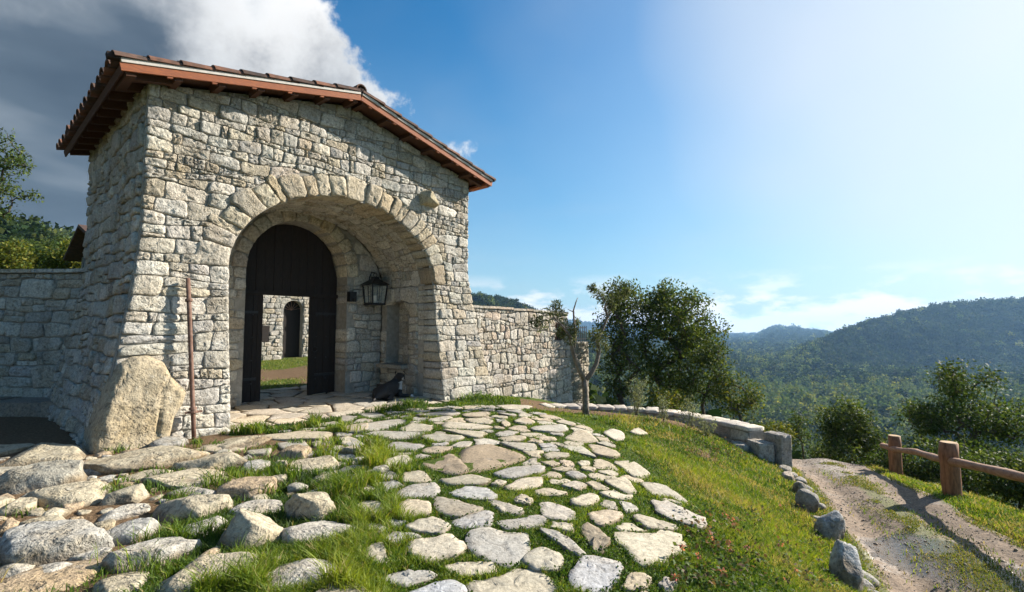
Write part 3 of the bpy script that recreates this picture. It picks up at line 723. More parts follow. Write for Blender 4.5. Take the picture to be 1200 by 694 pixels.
    for (s0, s1, z0, z1, kind) in ((1.9, 1.9, -.1, 3.3, 's'), (5.0, 5.0, -.1, 3.3, 's'), (1.9, 5.0, 3.3, 3.3, 'c')):
        if kind == 's': mb.add([FP(s0, DQ + .7, z0), FP(s0, GD, z0), FP(s0, GD, z1), FP(s0, DQ + .7, z1)], [(0, 1, 2, 3)])
        else: mb.add([FP(s0, DQ + .7, z0), FP(s0, GD, z0), FP(s1, GD, z0), FP(s1, DQ + .7, z0)], [(0, 1, 2, 3)])
    for a, b, z0, z1 in ((1.9, DC - DR, -.1, 4.2), (DC + DR, 5.0, -.1, 4.2)): mb.add([FP(a, DQ + .75, z0), FP(b, DQ + .75, z0), FP(b, DQ + .75, z1), FP(a, DQ + .75, z1)], [(0, 1, 2, 3)])
    mb.add([FP(DC - DR, DQ + .752, 3.3), FP(DC + DR, DQ + .752, 3.3), FP(DC + DR, DQ + .752, 4.2), FP(DC - DR, DQ + .752, 4.2)], [(0, 1, 2, 3)])
    mb.build('passage_wall', M_MORTAR, GATE)
    # stones
    nf = -Vector((-N2[0], -N2[1], 0)); et = Vector((E2[0], E2[1], 0)); ST = []
    raw = rubble(0, AC - AA, -0.15, AZ, rng, 0.11, 0.32, (0.8, 2.4), .025) + rubble(AC + AA, GW, -0.15, AZ, rng, 0.10, 0.28, (0.8, 2.2), .025) + rubble(0, GW, AZ, GH + GR, rng, 0.085, 0.27, (0.85, 2.9), .035)
    cells = [c for c in (snap_front(p) for p in raw) if c is not None]
    def thf(p):
        d = np.abs(np.abs(p[:, 0] - AC) - AA).min(); return 0.50 + bf(max(p[:, 1].mean(), 0)) if (d < 0.03 and p[:, 1].mean() < AZ) else 0.11
    lay(cells, m_front, rng, fw, PAL_GATE, nf, ST, gap=0.006, proud=0.018, n=18, rough=0.011, thf=thf)
    lay(rubble(0.14, GD, -0.15, GH, rng, 0.15, 0.36, (0.9, 2.2)), m_left, rng, lw, PAL_GATE, -et, ST, proud=0.03, n=12)
    lay(rubble(0.14, GD, -0.15, GH, rng, 0.22, 0.40, (1.0, 2.2)), m_right, rng, rw, PAL_GATE, et, ST, proud=0.03, n=10)
    def snap_pb(poly):
        P = resample(poly, 20); cx, cz = P.mean(0)
        if cz > ell(cx): return None
        def ins(x, z): return (x - DC) ** 2 + (z - DZ) ** 2 < (DR + .3) ** 2 if z > DZ else abs(x - DC) < DR
        if ins(cx, cz): return None
        for p in P:
            p[1] = min(p[1], ell(p[0]))
            if p[1] > DZ:
                e = math.hypot(p[0] - DC, p[1] - DZ) / (DR + .3)
                if e < 1 and cz > DZ: p[0] = DC + (p[0] - DC) / e; p[1] = DZ + (p[1] - DZ) / e
                elif e < 1: p[1] = DZ
            if p[1] <= DZ and abs(p[0] - DC) < DR: p[0] = DC + math.copysign(DR, cx - DC)
        return P
    cells = [c for c in (snap_pb(p) for p in rubble(sA, sB, 0, AZ + AB, rng, 0.18, 0.34, (0.9, 2.2))) if c is not None]
    lay(cells, m_pb, rng, pbk, PAL_GATE, nf, ST, proud=0.018, n=12, rough=0.008, thf=lambda p: 0.55 if np.abs(np.abs(p[:, 0] - DC) - DR).min() < .03 else .08)
    cells = []
    for p in rubble(0.5, DQ, 0, AZ, rng, 0.2, 0.36, (0.9, 2.0)):
        c = p.mean(0)
        if NQ0 - .03 < c[0] < NQ1 + .03 and NZ0 - .03 < c[1] < NZ1 + .03: continue
        P = resample(p, 20)
        for a in P:
            if NQ0 < a[0] < NQ1 and NZ0 < a[1] < NZ1:
                dd = [abs(a[0] - NQ0), abs(a[0] - NQ1), abs(a[1] - NZ0), abs(a[1] - NZ1)]; k = int(np.argmin(dd))
                if k == 0: a[0] = NQ0
                elif k == 1: a[0] = NQ1
                elif k == 2: a[1] = NZ0
                else: a[1] = NZ1
        cells.append(P)
    lay(cells, m_ps, rng, psr, PAL_GATE, -et, ST, proud=0.02, n=12, rough=0.009, thf=lambda p: .2)
    lay(rubble(0.5, DQ, 0, AZ, rng, 0.2, 0.36, (0.9, 2.0)), m_pl, rng, psl, PAL_GATE, et, ST, proud=0.02, n=10)
    # niche lining
    m_nb = lambda q, z, o: m_ps(q, z, -nd + o)
    lay(rubble(NQ0, NQ1, NZ0, NZ1, rng, 0.18, 0.3, (1, 2)), m_nb, rng, psr, PAL_GATE, -et, ST, proud=0.015, n=10)
    L = AA * 1.35                                                    # vault stones: s measured as angle * L
    m_vs = lambda s, q, o: m_va(s / L, q, o)
    for p in rubble(0, math.pi * L, 0.46, DQ, rng, 0.2, 0.36, (0.9, 1.9)):
        V, F = stone_geo(p, m_vs, rng, 0.012, 0.018, 0.05, 10, 0.008)
        c = Vector(V[-1]); inward = FP(AC, (c - FP(AC, 0, 0)).dot(Vector((-N2[0], -N2[1], 0))), AZ) - c
        ST.append((pix_area(V, 10), va, V, flip_fix(V, F, inward), pick(rng, PAL_GATE)))
    emit_stones(ST, M_STONE, 300)
    # voussoirs of the front arch: large stones, some extra tall
    arch = empty('arch', FP(AC, 0, AZ)); arch.parent = GATE; arch.matrix_parent_inverse = Matrix.Translation(-GATE.location)
    arch.name = 'arch'
    edges = [0.0]
    while edges[-1] < math.pi - 0.12: edges.append(edges[-1] + rng.choice([rng.uniform(.07, .11), rng.uniform(.10, .15), rng.uniform(.14, .21)]))
    edges[-1] = math.pi
    pal_v = [(.48, .42, .31), (.45, .375, .255), (.45, .41, .33), (.49, .43, .32)]
    def vou(name, mp_c, a, b, zc, c, th0, th1, r0, r1, parent, depth, outv, rng, n=16):
        poly = []
        for k in range(5): th = th0 + (th1 - th0) * k / 4; poly.append((c - (a + r0) * math.cos(th), zc + (b + r0) * math.sin(th)))
        for k in range(5): th = th1 + (th0 - th1) * k / 4; poly.append((c - (a + r1) * math.cos(th), zc + (b + r1) * math.sin(th)))
        V, F = stone_geo(np.array(poly), mp_c, rng, 0.006, 0.036, depth, n, 0.012)
        link(name, mesh(name, V, flip_fix(V, F, outv), np.array(pick(rng, pal_v)), True), parent, M_STONE)
    for k in range(len(edges) - 1):
        vou('voussoir', m_front, AA, AB, AZ, AC, edges[k], edges[k + 1], 0.0, RING + rng.uniform(-0.02, 0.12), arch, 0.46, nf, rng)
    da = empty('door_arch', FP(DC, DQ, DZ)); da.parent = GATE; da.matrix_parent_inverse = Matrix.Translation(-GATE.location)
    for k in range(13): vou('voussoir', m_pb, DR, DR, DZ, DC, math.pi * k / 13, math.pi * (k + 1) / 13, 0.0, 0.29, da, 0.55, nf, rng, 12)
    # corner boulder at the foot of the pier: one huge split block built into the corner
    out = np.array([(-.03, -.15), (-.05, .25), (-.04, .7), (0.0, 1.17), (.10, 1.27), (.25, 1.28), (.42, 1.16), (.50, .95), (.68, .70), (.64, .52), (.55, .34), (.50, -.15)])
    nb, nr = 72, 16; c = np.array((.26, .46)); ol = c + (resample(out, nb) - c) * np.array((.92, .93)); V = []; F = []
    for k in range(nr + 1):
        f = k / nr; sc = 1.0 if k == 0 else 1 - (f - 1 / nr) * .97
        for a in ol:
            p = c + (a - c) * sc; e = 1 - sc
            dome = 0.20 * (1 - (1 - min(1, e / .22)) ** 2) ** .5 if k > 0 else -.45
            n3 = Vector((p[0] * 1.9, p[1] * 1.9, 4.0)); rel = 0
            if k > 0:
                crease = max(0, .07 - abs(mnoise.noise(Vector((p[0] * 2.6, p[1] * 1.5, 9.1))))) / .07
                rel = .055 * mnoise.fractal(n3, .8, 2.0, 6) - .05 * crease - .05 * max(0, p[0] - .35) + .07 * (1 - p[1] / 1.3) * (1 - e)
            V.append(m_front(p[0], p[1], dome + rel * min(1, e / .1 + .3)))
    for k in range(nr):
        for q_ in range(nb): F.append((k * nb + q_, k * nb + (q_ + 1) % nb, (k + 1) * nb + (q_ + 1) % nb, (k + 1) * nb + q_))
    F.append(tuple(range(nr * nb, nr * nb + nb)))
    me = mesh('corner_boulder', V, flip_fix(V, F, nf), np.array((.38, .32, .22)), True)
    link('corner_boulder', me, fw, M_ROCK)
    # wedge-shaped stone jutting out of the gable
    v = [m_front(5.05, 4.68, -.05), m_front(5.08, 4.37, -.05), m_front(5.53, 4.36, -.05), m_front(5.55, 4.64, -.05), m_front(5.22, 4.77, -.05), m_front(5.19, 4.53, .27), m_front(5.49, 4.42, .23), m_front(5.29, 4.73, .19), m_front(5.14, 4.42, .17)]
    bm = bmesh.new(); vs = [bm.verts.new(x) for x in v]; bmesh.ops.convex_hull(bm, input=vs); bmesh.ops.bevel(bm, geom=bm.edges[:], offset=0.012, segments=1, affect='EDGES')
    me = bpy.data.meshes.new('projecting_stone'); bm.normal_update(); bm.to_mesh(me); bm.free(); set_tint(me, (.44, .38, .25)); link('projecting_stone', me, fw, M_STONE)
    # stone shelf in the niche
    mb = MB(); a = m_ps(1.3, NZ0 - .035, -.05); mb.box(basis(a, et, -nf, Vector((0, 0, 1))), 0.30, 0.50, 0.04, (.36, .33, .27)); mb.build('niche_shelf', M_STONE, psr)
    return nf, et
NF, ET = build_gatehouse()
UP = Vector((0, 0, 1))

def build_roof():
    rng = random.Random(5)
    so_, fo, bo = 0.40, 0.42, 0.30; sl = GR / (GW / 2); al = math.atan(sl); ca, sa = math.cos(al), math.sin(al)
    zr = GH + GR + 0.02
    roof = empty('roof', FP(GW / 2, GD / 2, GH + GR)); roof.parent = GATE; roof.matrix_parent_inverse = Matrix.Translation(-GATE.location)
    inw = -NF
    Lq = GD + fo + bo
    field = MB()
    # tile meshes (local: x across, y down the slope, z up)
    def tile_mesh(cover, L=0.50, r0=0.105, r1=0.088, th=0.016, seg=8):
        v = []; f = []
        for (y, r) in ((0, r1 if cover else r0), (L, r0 if cover else r1)):
            for rr in (r, r - th):
                for k in range(seg + 1):
                    a = math.pi * k / seg
                    z = math.sin(a) * rr * 0.8 if cover else -math.sin(a) * rr * 0.62
                    v.append((math.cos(a) * rr, y, z))
        n = seg + 1
        for k in range(seg):
            f += [(k, k + 1, 2 * n + k + 1, 2 * n + k), (n + k, 3 * n + k, 3 * n + k + 1, n + k + 1), (k, n + k, n + k + 1, k + 1), (2 * n + k, 2 * n + k + 1, 3 * n + k + 1, 3 * n + k)]
        f += [(0, 2 * n, 3 * n, n), (seg, n + seg, 3 * n + seg, 2 * n + seg)]
        return v, f
    cv, cf = tile_mesh(True); pv_, pf = tile_mesh(False)
    tints = [(.95, .8, .72), (1.25, .95, .8), (.8, .72, .7), (1.5, 1.1, .9), (.62, .6, .6), (1.1, 1.0, .95)]
    meshes = [mesh('roof_tile', cv, cf, np.array(t), False) for t in tints]
    pmeshes = [mesh('pan_tile', pv_, pf, np.array(t), False) for t in tints]
    for me in meshes + pmeshes: me.materials.append(M_TILE)
    ncol = 15; wq = Lq / ncol; half = GW / 2
    Ls = (half + so_) / ca; rows = int(math.ceil(Ls / 0.42))
    for side in (-1, 1):
        dn = (ET * (side * ca) - UP * sa); nrm = (ET * (side * sa) + UP * ca)
        ridge0 = FP(half, 0, zr)
        deck_t = 0.035
        # boarded deck
        mb = MB(); c = ridge0 + dn * (Ls / 2 - 0.0) + inw * (Lq / 2 - fo) + nrm * deck_t / 2
        mb.box(basis(c, inw, dn, nrm), Lq / 2 - 0.02, Ls / 2 - 0.01, deck_t / 2); mb.build('roof_deck', M_WOODDK, roof)
        # barge board and its mortar fillet
        mb = MB(); c = ridge0 + dn * (Ls / 2 + 0.012) - inw * (fo - 0.0) - nrm * 0.022
        mb.box(basis(c, inw, dn, nrm), 0.018, Ls / 2, 0.055); mb.build('barge_board', M_BARGE, roof)
        mb = MB(); c = ridge0 + dn * (Ls / 2) - inw * (fo + 0.005) + nrm * 0.062
        mb.box(basis(c, inw, dn, nrm), 0.03, Ls / 2 - 0.01, 0.027); mb.build('mortar_fillet', M_MORTARW, roof)
        # eave fascia
        mb = MB(); c = ridge0 + dn * (Ls - 0.012) + inw * (Lq / 2 - fo) - nrm * 0.03
        mb.box(basis(c, inw, dn, nrm), Lq / 2 - 0.03, 0.012, 0.055); mb.build('eave_board', M_WOODDK, roof)
        # rafter ends under the eave, purlin ends under the verge
        k = 0; q = -fo + 0.22
        while q < GD + bo - 0.1:
            mb = MB(); a = ridge0 + dn * (half / ca - 0.25) + inw * q - nrm * 0.06; b = ridge0 + dn * (Ls - 0.04) + inw * q - nrm * 0.06
            mb.beam(a, b, 0.085, 0.12, nrm); mb.build('rafter', M_WOODDK, roof); q += 0.46
        for k in range(6):
            d_ = 0.12 + k * 0.60
            mb = MB(); a = ridge0 + dn * d_ - inw * (fo - 0.03) - nrm * 0.058; b = ridge0 + dn * d_ + inw * 0.30 - nrm * 0.058
            mb.beam(a, b, 0.10, 0.115, nrm); mb.build('purlin', M_WOODDK, roof)
            mb = MB(); p = ridge0 + dn * (d_ + 0.12) - inw * (fo - 0.012) - nrm * 0.088; mb.box(basis(p, inw, dn, nrm), 0.02, 0.035, 0.015); mb.build('board_tab', M_BARGE, roof)
        mb = MB(); d_ = Ls - 0.10; a = ridge0 + dn * d_ - inw * (fo - 0.03) - nrm * 0.09; b = ridge0 + dn * d_ + inw * 0.2 - nrm * 0.09
        mb.beam(a, b, 0.12, 0.07, nrm); mb.build('corbel_block', M_WOODDK if side < 0 else M_BARGE, roof)
        # tiles
        for cidx in range(ncol + 1):
            q = -fo + 0.07 + cidx * (Lq - 0.05) / ncol
            for r_ in range(rows):
                y0 = Ls + 0.07 - 0.42 * (r_ + 1) - 0.08
                if y0 < -0.12: continue
                lift = 0.052 + 0.016 * 0
                tilt = 0.03
                for kind in (0, 1):
                    if kind == 1 and cidx == ncol: continue
                    qq = q if kind == 0 else q + (Lq + .04) / ncol / 2
                    j = rng.gauss(0, 0.006)
                    o = ridge0 + inw * qq + dn * (y0 + rng.gauss(0, .008)) + nrm * ((0.075 if kind == 0 else 0.095) + 0.010)
                    dn2 = (dn + nrm * tilt + inw * j).normalized(); x = inw * (1 if side < 0 else -1); n2 = x.cross(dn2).normalized() if x.cross(dn2).dot(nrm) > 0 else dn2.cross(x).normalized()
                    M = basis(o, x, dn2, n2)
                    sc = wq / 0.30 * (1.08 if kind == 0 else 1.0)
                    M = M @ Matrix.Diagonal((sc * 1.12, 1, sc, 1))
                    vis = (r_ == 0 and side < 0) or cidx == 0
                    ti = rng.randrange(len(tints))
                    if vis:
                        ob = link('roof_tile' if kind == 0 else 'pan_tile', (meshes if kind == 0 else pmeshes)[ti], roof); ob.matrix_parent_inverse = Matrix.Translation(-Vector(roof.location)); ob.matrix_basis = M
                    else:
                        vv, ff = (cv, cf) if kind == 0 else (pv_, pf)
                        field.add([M @ Vector(p) for p in vv], ff, tints[ti])
    # verge slabs: flat tiles bedded along the gable edge
    for side in (-1, 1):
        dn = (ET * (side * ca) - UP * sa); nrm = (ET * (side * sa) + UP * ca); ridge0 = FP(half, 0, zr); y = -0.05
        while y < Ls + 0.02:
            L = rng.uniform(0.40, 0.47); c = ridge0 + dn * (y + L / 2) - inw * (fo - 0.025) + nrm * (0.115 + rng.gauss(0, .004))
            dn2 = (dn + nrm * 0.045).normalized(); mb = MB(); mb.box(basis(c, inw, dn2, inw.cross(dn2) if inw.cross(dn2).dot(nrm) > 0 else dn2.cross(inw)), 0.06, L / 2 + 0.02, 0.036, rng.choice([(.30, .29, .29), (.38, .34, .33), (.24, .24, .24)]))
            mb.build('verge_tile', M_TILE, roof); y += L
    # ridge tiles
    q = -fo - 0.03; k = 0
    while q < GD + bo:
        M = basis(FP(half, q, zr + 0.13), ET, inw, UP) @ Matrix.Diagonal((1.3, 1, 1.6, 1))
        ob = link('ridge_tile', meshes[k % len(meshes)], roof); ob.matrix_parent_inverse = Matrix.Translation(-Vector(roof.location)); ob.matrix_basis = M
        q += 0.43; k += 1
    tag(field.build('tile_field', M_TILE, roof), kind='stuff')
    return roof
ROOF = build_roof()

# ------------------------------------------------------------------ door, floor, lantern, pole
def build_door():
    rng = random.Random(3); q0 = DQ + 0.50
    d = empty('door', FP(DC, q0, 0)); d.parent = GATE; d.matrix_parent_inverse = Matrix.Translation(-Vector(GATE.location))
    def plank(t0, t1, z0, z1a, z1b, q=q0):
        mb = MB(); v = []
        for qq in (q, q + 0.06):
            v += [FP(t0 + .004, qq, z0), FP(t1 - .004, qq, z0), FP(t1 - .004, qq, z1b), FP(t0 + .004, qq, z1a)]
        mb.add(v, [(0, 1, 2, 3), (7, 6, 5, 4), (0, 4, 5, 1), (1, 5, 6, 2), (2, 6, 7, 3), (3, 7, 4, 0)]); mb.build('plank', M_DOOR, d)
    LZ = 2.38; arc = lambda t: DZ + math.sqrt(max(0.0, (DR - .002) ** 2 - (t - DC) ** 2))
    n = 12; ts = [DC - DR + 2 * DR * k / n for k in range(n + 1)]
    for k in range(n): plank(ts[k], ts[k + 1], LZ, max(arc(ts[k]), LZ + .05), max(arc(ts[k + 1]), LZ + .05), q0 + (k % 2) * 0.006)
    gl, gr = 2.735, 3.86
    for a, b, m in ((DC - DR, gl, 3), (gr, DC + DR, 4)):
        for k in range(m): plank(a + (b - a) * k / m, a + (b - a) * (k + 1) / m, 0.015, LZ - .005, LZ - .005, q0 + (k % 2) * .006)
    mb = MB(); mb.beam(FP(DC - DR, q0 - .03, LZ), FP(DC + DR, q0 - .03, LZ), 0.05, 0.09); mb.build('lintel', M_DOOR, d)
    for t in (gl - .03, gr + .03): mb = MB(); mb.beam(FP(t, q0 + .02, 0.01), FP(t, q0 + .02, LZ), 0.06, 0.11, ET); mb.build('door_post', M_DOOR, d)
    # open leaf folded back behind the left panel
    for k in range(5):
        mb = MB(); mb.beam(FP(gl - .10, q0 + .16 + .2 * k, .02), FP(gl - .10, q0 + .16 + .2 * k, LZ - .02), 0.05, 0.195, -NF); mb.build('plank', M_DOOR, d)
    for z in (.5, 1.95):
        for t0_, t1_ in ((DC + DR - .02, gr + .12), (DC - DR + .02, gl - .08)):
            mb = MB(); mb.beam(FP(t0_, q0 - .012, z), FP(t1_, q0 - .012, z), .02, .055); mb.build('strap_hinge', M_IRON, d)
    mb = MB(); mb.tube([FP(gr + .09 + math.cos(a) * .06, q0 - .05, 1.1 + math.sin(a) * .06) for a in np.linspace(0, 6.28, 13)], .009, 6); mb.build('ring_handle', M_IRON, d)
    for t in (gr + .14, gr + .40, gl - .18):
        for z in (.4, .9, 1.4, 1.9):
            mb = MB(); mb.box(basis(FP(t, q0 - .012, z), ET, -NF, UP), .014, .012, .014); mb.build('stud', M_IRON, d)
build_door()

def flat_stone(name, pts3, parent, rng, h=0.045, mat=M_PAVE, pal=PAL_PAVE, n=18, rough=0.007, tint=None, sink=0.10, round_=1, jit=0.014, grow_=1.15):
    """flagstone from an outline on the ground"""
    P = np.array([(p[0], p[1]) for p in pts3]);
    if parea(P) < 0: P = P[::-1]
    p = resample(chaikin(resample(P, max(len(P) * 4, 16)), round_), n); c = p.mean(0); p = c + (p - c) * grow_; size = math.sqrt(abs(parea(p)))
    p = p + np.array([[rng.gauss(0, 1), rng.gauss(0, 1)] for _ in range(n)]) * jit * size
    z0 = Hs(*c); gx = (Hs(c[0] + .2, c[1]) - Hs(c[0] - .2, c[1])) / .4 + rng.gauss(0, .025); gy = (Hs(c[0], c[1] + .2) - Hs(c[0], c[1] - .2)) / .4 + rng.gauss(0, .025)
    hh = h * rng.uniform(0.6, 1.2); V = []; F = []
    def ring(sc, z, nz):
        for a in p:
            q = c + (a - c) * sc; V.append((q[0], q[1], z0 + z + gx * (q[0] - c[0]) + gy * (q[1] - c[1]) + (rng.gauss(0, nz) if nz else 0)))
    e = min(0.012 / max(size, .1), .06)
    ring(1.02, -sink, 0); ring(1.0, hh * .62, rough * .5); ring(1 - e, hh * .97, rough * .6); ring(0.72, hh, rough); ring(0.4, hh * 1.03, rough)
    V.append((c[0], c[1], z0 + hh * 1.03))
    for k in range(4):
        for i in range(n): i2 = (i + 1) % n; F.append((k * n + i, k * n + i2, (k + 1) * n + i2, (k + 1) * n + i))
    for i in range(n): F.append((4 * n + i, 4 * n + (i + 1) % n, 5 * n))
    PAVED.append(p); base = np.array(tint if tint else pick(rng, pal, .08)); soil = np.array((.15, .105, .06)); T = np.tile(base, (len(V), 1))
    for k in range(n):
        f1 = rng.uniform(.35, .9); f2 = max(0, rng.gauss(.12, .2)); f3 = max(0, rng.gauss(0, .12))
        T[k] = soil; T[n + k] = base * (1 - f1) + soil * f1; T[2 * n + k] = base * (1 - f2) + soil * f2; T[3 * n + k] = base * (1 - f3) + soil * f3
    return link(name, mesh(name, V, F, T, True), parent, mat)
PAVED = []
FLAGS = [
 # (origin x, origin y, scale) of an enlarged view, then outlines read off it
 ((400, 460, 5.217), [
  [(0,215),(330,155),(410,170),(260,225),(60,238)], [(100,128),(230,120),(275,145),(180,158)], [(265,115),(400,112),(420,122),(280,130)], [(350,220),(440,185),(560,205),(520,235),(400,235)],
  [(150,250),(230,230),(535,240),(430,275),(330,285)], [(455,140),(620,105),(725,118),(690,135),(540,145)], [(530,160),(640,142),(680,150),(600,170),(550,172)], [(740,130),(860,108),(920,118),(880,140),(780,148)],
  [(760,160),(860,155),(935,170),(900,185),(800,182)], [(625,190),(690,178),(915,205),(800,220),(640,215)], [(620,230),(640,225),(880,240),(850,268),(780,262)], [(945,115),(1060,125),(1065,140),(1000,140)],
  [(905,140),(950,135),(1020,150),(980,160)], [(1055,175),(1120,150),(1185,180),(1120,190)], [(945,245),(1000,228),(1080,230),(1040,255),(960,260)], [(485,270),(600,252),(750,268),(650,295),(560,292)],
  [(230,345),(330,300),(505,310),(460,350),(330,352)], [(490,350),(560,328),(685,330),(600,360),(520,365)], [(670,320),(720,292),(800,290),(780,320),(720,328)], [(960,305),(1180,310),(1190,345),(1120,350)],
  [(740,370),(800,335),(900,322),(1130,380),(1040,420),(960,440),(800,475),(750,430)], [(480,415),(580,395),(680,370),(720,420),(770,480),(640,485),(520,440)], [(235,430),(370,385),(430,405),(390,450),(290,458)], [(90,378),(270,390),(250,410),(160,415)],
  [(135,475),(310,475),(345,510),(300,530),(170,510)], [(375,480),(500,470),(545,530),(480,548),(385,540)], [(595,525),(800,505),(910,530),(850,552),(660,552)], [(925,490),(1030,455),(1230,445),(1225,480),(1040,515)],
  [(1000,575),(1100,525),(1230,512),(1215,560),(1080,590)], [(0,275),(70,270),(140,315),(90,350),(40,320)], [(130,545),(230,590),(205,615),(150,590)], [(975,180),(1010,172),(1035,190),(1000,205)],
  [(0,140),(100,140),(60,175),(0,180)], [(0,370),(60,365),(100,400),(20,410)], [(750,92),(830,85),(870,98),(800,106)], [(950,75),(1060,68),(1160,75),(1140,92),(1000,95)]]),
 ((410, 560, 5.177), [
  [(20,160),(90,130),(190,140),(205,220),(120,245),(80,200)], [(290,85),(360,55),(500,28),(545,75),(500,100),(300,118)], [(610,80),(720,42),(830,60),(890,100),(860,120),(700,110)],
  [(300,160),(370,130),(480,150),(485,215),(330,235),(305,200)], [(520,115),(560,105),(790,175),(770,200),(630,225),(550,205),(525,160)], [(830,120),(860,118),(1050,180),(1030,205),(930,200)], [(995,125),(1040,97),(1110,130),(1085,150)],
  [(630,245),(830,195),(860,215),(850,270),(700,285),(640,270)], [(350,285),(490,235),(605,275),(570,325),(400,320),(350,300)], [(895,250),(1060,235),(1139,215),(1190,250),(1139,285),(960,300)], [(70,265),(160,270),(240,305),(190,335),(110,305)],
  [(370,375),(520,365),(600,350),(700,430),(640,460),(480,505),(370,445)], [(715,370),(760,320),(820,303),(930,330),(1060,330),(1080,390),(1050,470),(980,515),(880,500),(760,450)], [(570,520),(700,500),(850,505),(880,540),(830,570),(700,580),(610,550)],
  [(80,445),(140,400),(200,392),(215,450),(235,510),(150,510)], [(170,600),(320,552),(460,555),(525,585),(400,630),(330,648)], [(350,694),(560,622),(630,618),(690,660),(700,720),(360,720)]]),
 ((0, 0, 1), [[(552,679),(570,678),(605,666),(625,662),(656,686),(640,700),(560,705)], [(613,655),(620,646),(637,640),(660,651),(652,664),(628,664)]]),
 ((600, 480, 4.8), [
  [(10,65),(60,42),(130,70),(100,78)], [(110,100),(160,88),(290,85),(310,108),(260,122),(130,112)], [(240,60),(290,50),(360,80),(320,85)], [(125,150),(220,150),(250,165),(180,168)], [(295,155),(370,125),(420,130),(475,170),(380,178)],
  [(520,130),(560,112),(625,130),(630,160),(580,165)], [(660,125),(710,100),(765,135),(700,138)], [(290,205),(395,205),(470,265),(420,250),(330,225)], [(430,195),(510,200),(605,245),(570,265),(470,250)], [(175,245),(230,230),(320,240),(310,260),(200,268)],
  [(160,285),(230,280),(270,300),(220,312)], [(365,290),(430,278),(440,300),(390,310)], [(575,290),(680,275),(720,305),(770,355),(740,375),(690,375),(610,315)], [(480,340),(560,332),(600,355),(560,365)], [(300,355),(350,345),(420,370),(350,382)],
  [(275,420),(360,402),(420,425),(370,445)], [(130,445),(200,435),(310,465),(250,475),(140,472)], [(5,495),(70,472),(115,500),(90,522),(30,515)], [(330,510),(400,480),(450,465),(490,490),(440,535),(350,535)], [(515,405),(640,390),(700,455),(660,465)],
  [(730,415),(850,415),(985,505),(960,520),(900,480),(790,470)], [(160,510),(240,520),(345,560),(340,610),(260,612),(175,590)], [(605,505),(660,510),(710,550),(640,570)]]),
 ((620, 570, 5.217), [
  [(765,85),(860,95),(1070,195),(1045,250),(860,185),(790,150)], [(360,160),(480,145),(570,165),(530,200),(440,232),(390,200)], [(640,180),(680,170),(900,240),(870,255),(720,245)], [(60,255),(150,262),(260,320),(345,405),(300,412),(180,340)],
  [(545,280),(640,280),(760,290),(800,260),(900,290),(935,350),(880,420),(720,465),(690,455),(620,390),(615,365),(550,330)], [(250,530),(340,430),(420,430),(560,470),(520,560),(470,615),(290,610)], [(790,590),(840,545),(905,580),(880,640)], [(310,250),(380,235),(490,320),(440,380),(400,370)], [(620,660),(700,635),(760,660),(700,700)]]),
 ((200, 480, 3.243), [
  [(125,135),(310,105),(335,115),(260,150),(130,150)], [(330,95),(500,80),(600,85),(590,110),(400,108)], [(645,65),(746,50),(746,75),(680,80)], [(635,110),(680,100),(740,130),(720,155),(650,125)],
  [(405,115),(500,108),(530,150),(480,165),(420,140)], [(580,150),(700,175),(640,190)], [(290,150),(380,145),(370,165),(300,168)]]),
]
GX0, GX1, GY0, GY1, GC = -9.0, 9.5, 1.0, 16.0, 0.02
STONE_MASK = np.zeros((int((GX1 - GX0) / GC), int((GY1 - GY0) / GC)), bool)
def raster(poly, mask=None):
    mask = STONE_MASK if mask is None else mask
    x0, y0 = poly.min(0); x1, y1 = poly.max(0)
    i0, i1 = int((x0 - GX0) / GC), int((x1 - GX0) / GC) + 1; j0, j1 = int((y0 - GY0) / GC), int((y1 - GY0) / GC) + 1
    i0, j0 = max(i0, 0), max(j0, 0); i1, j1 = min(i1, mask.shape[0]), min(j1, mask.shape[1])
    if i1 <= i0 or j1 <= j0: return
    X, Y = np.meshgrid(GX0 + (np.arange(i0, i1) + .5) * GC, GY0 + (np.arange(j0, j1) + .5) * GC, indexing='ij'); ins = np.zeros(X.shape, bool)
    for (ax, ay), (bx, by) in zip(poly, np.roll(poly, -1, 0)):
        c = (ay > Y) != (by > Y); ins ^= c & (X < (bx - ax) * (Y - ay) / (by - ay + 1e-12) + ax)
    mask[i0:i1, j0:j1] |= ins
def fill_joints(rng):
    "smaller slabs in the wide joints between the big ones"
    M = np.zeros_like(STONE_MASK); reg = np.zeros_like(STONE_MASK)
    raster(np.array([gnd(*p)[:2] for p in ((300, 512), (420, 484), (600, 478), (690, 500), (750, 545), (815, 600), (800, 640), (770, 690), (760, 730), (430, 730), (425, 640), (400, 575), (350, 540))]), reg)
    for p in PAVED: raster(p, M)
    free = np.argwhere(reg & ~M); order = list(range(len(free))); rng.shuffle(order); made = 0
    th = np.linspace(0, 2 * math.pi, 13)[:-1]
    for k in order[:5200]:
        i, j = free[k]
        if M[i, j]: continue
        cx, cy = GX0 + (i + .5) * GC, GY0 + (j + .5) * GC; pts = []; gap = rng.uniform(.05, .085); rr = []
        for a in th:
            d = 0.02
            while d < .30:
                u, v = int((cx + math.cos(a) * d - GX0) / GC), int((cy + math.sin(a) * d - GY0) / GC)
                if u < 0 or v < 0 or u >= M.shape[0] or v >= M.shape[1] or M[u, v] or not reg[u, v]: break
                d += .01
            rr.append(d - gap)
        if min(rr) < .04 or sum(rr) / 12 < .082: continue
        cap = min(rr) * 2.6; pts = [(cx + math.cos(a) * min(r, cap), cy + math.sin(a) * min(r, cap)) for a, r in zip(th, rr)]
        flat_stone('paving_stone', pts, GROUND, rng, .02, n=14, grow_=1.0); raster(PAVED[-1], M); made += 1
        if made >= 95: break
    print('joint slabs', made)
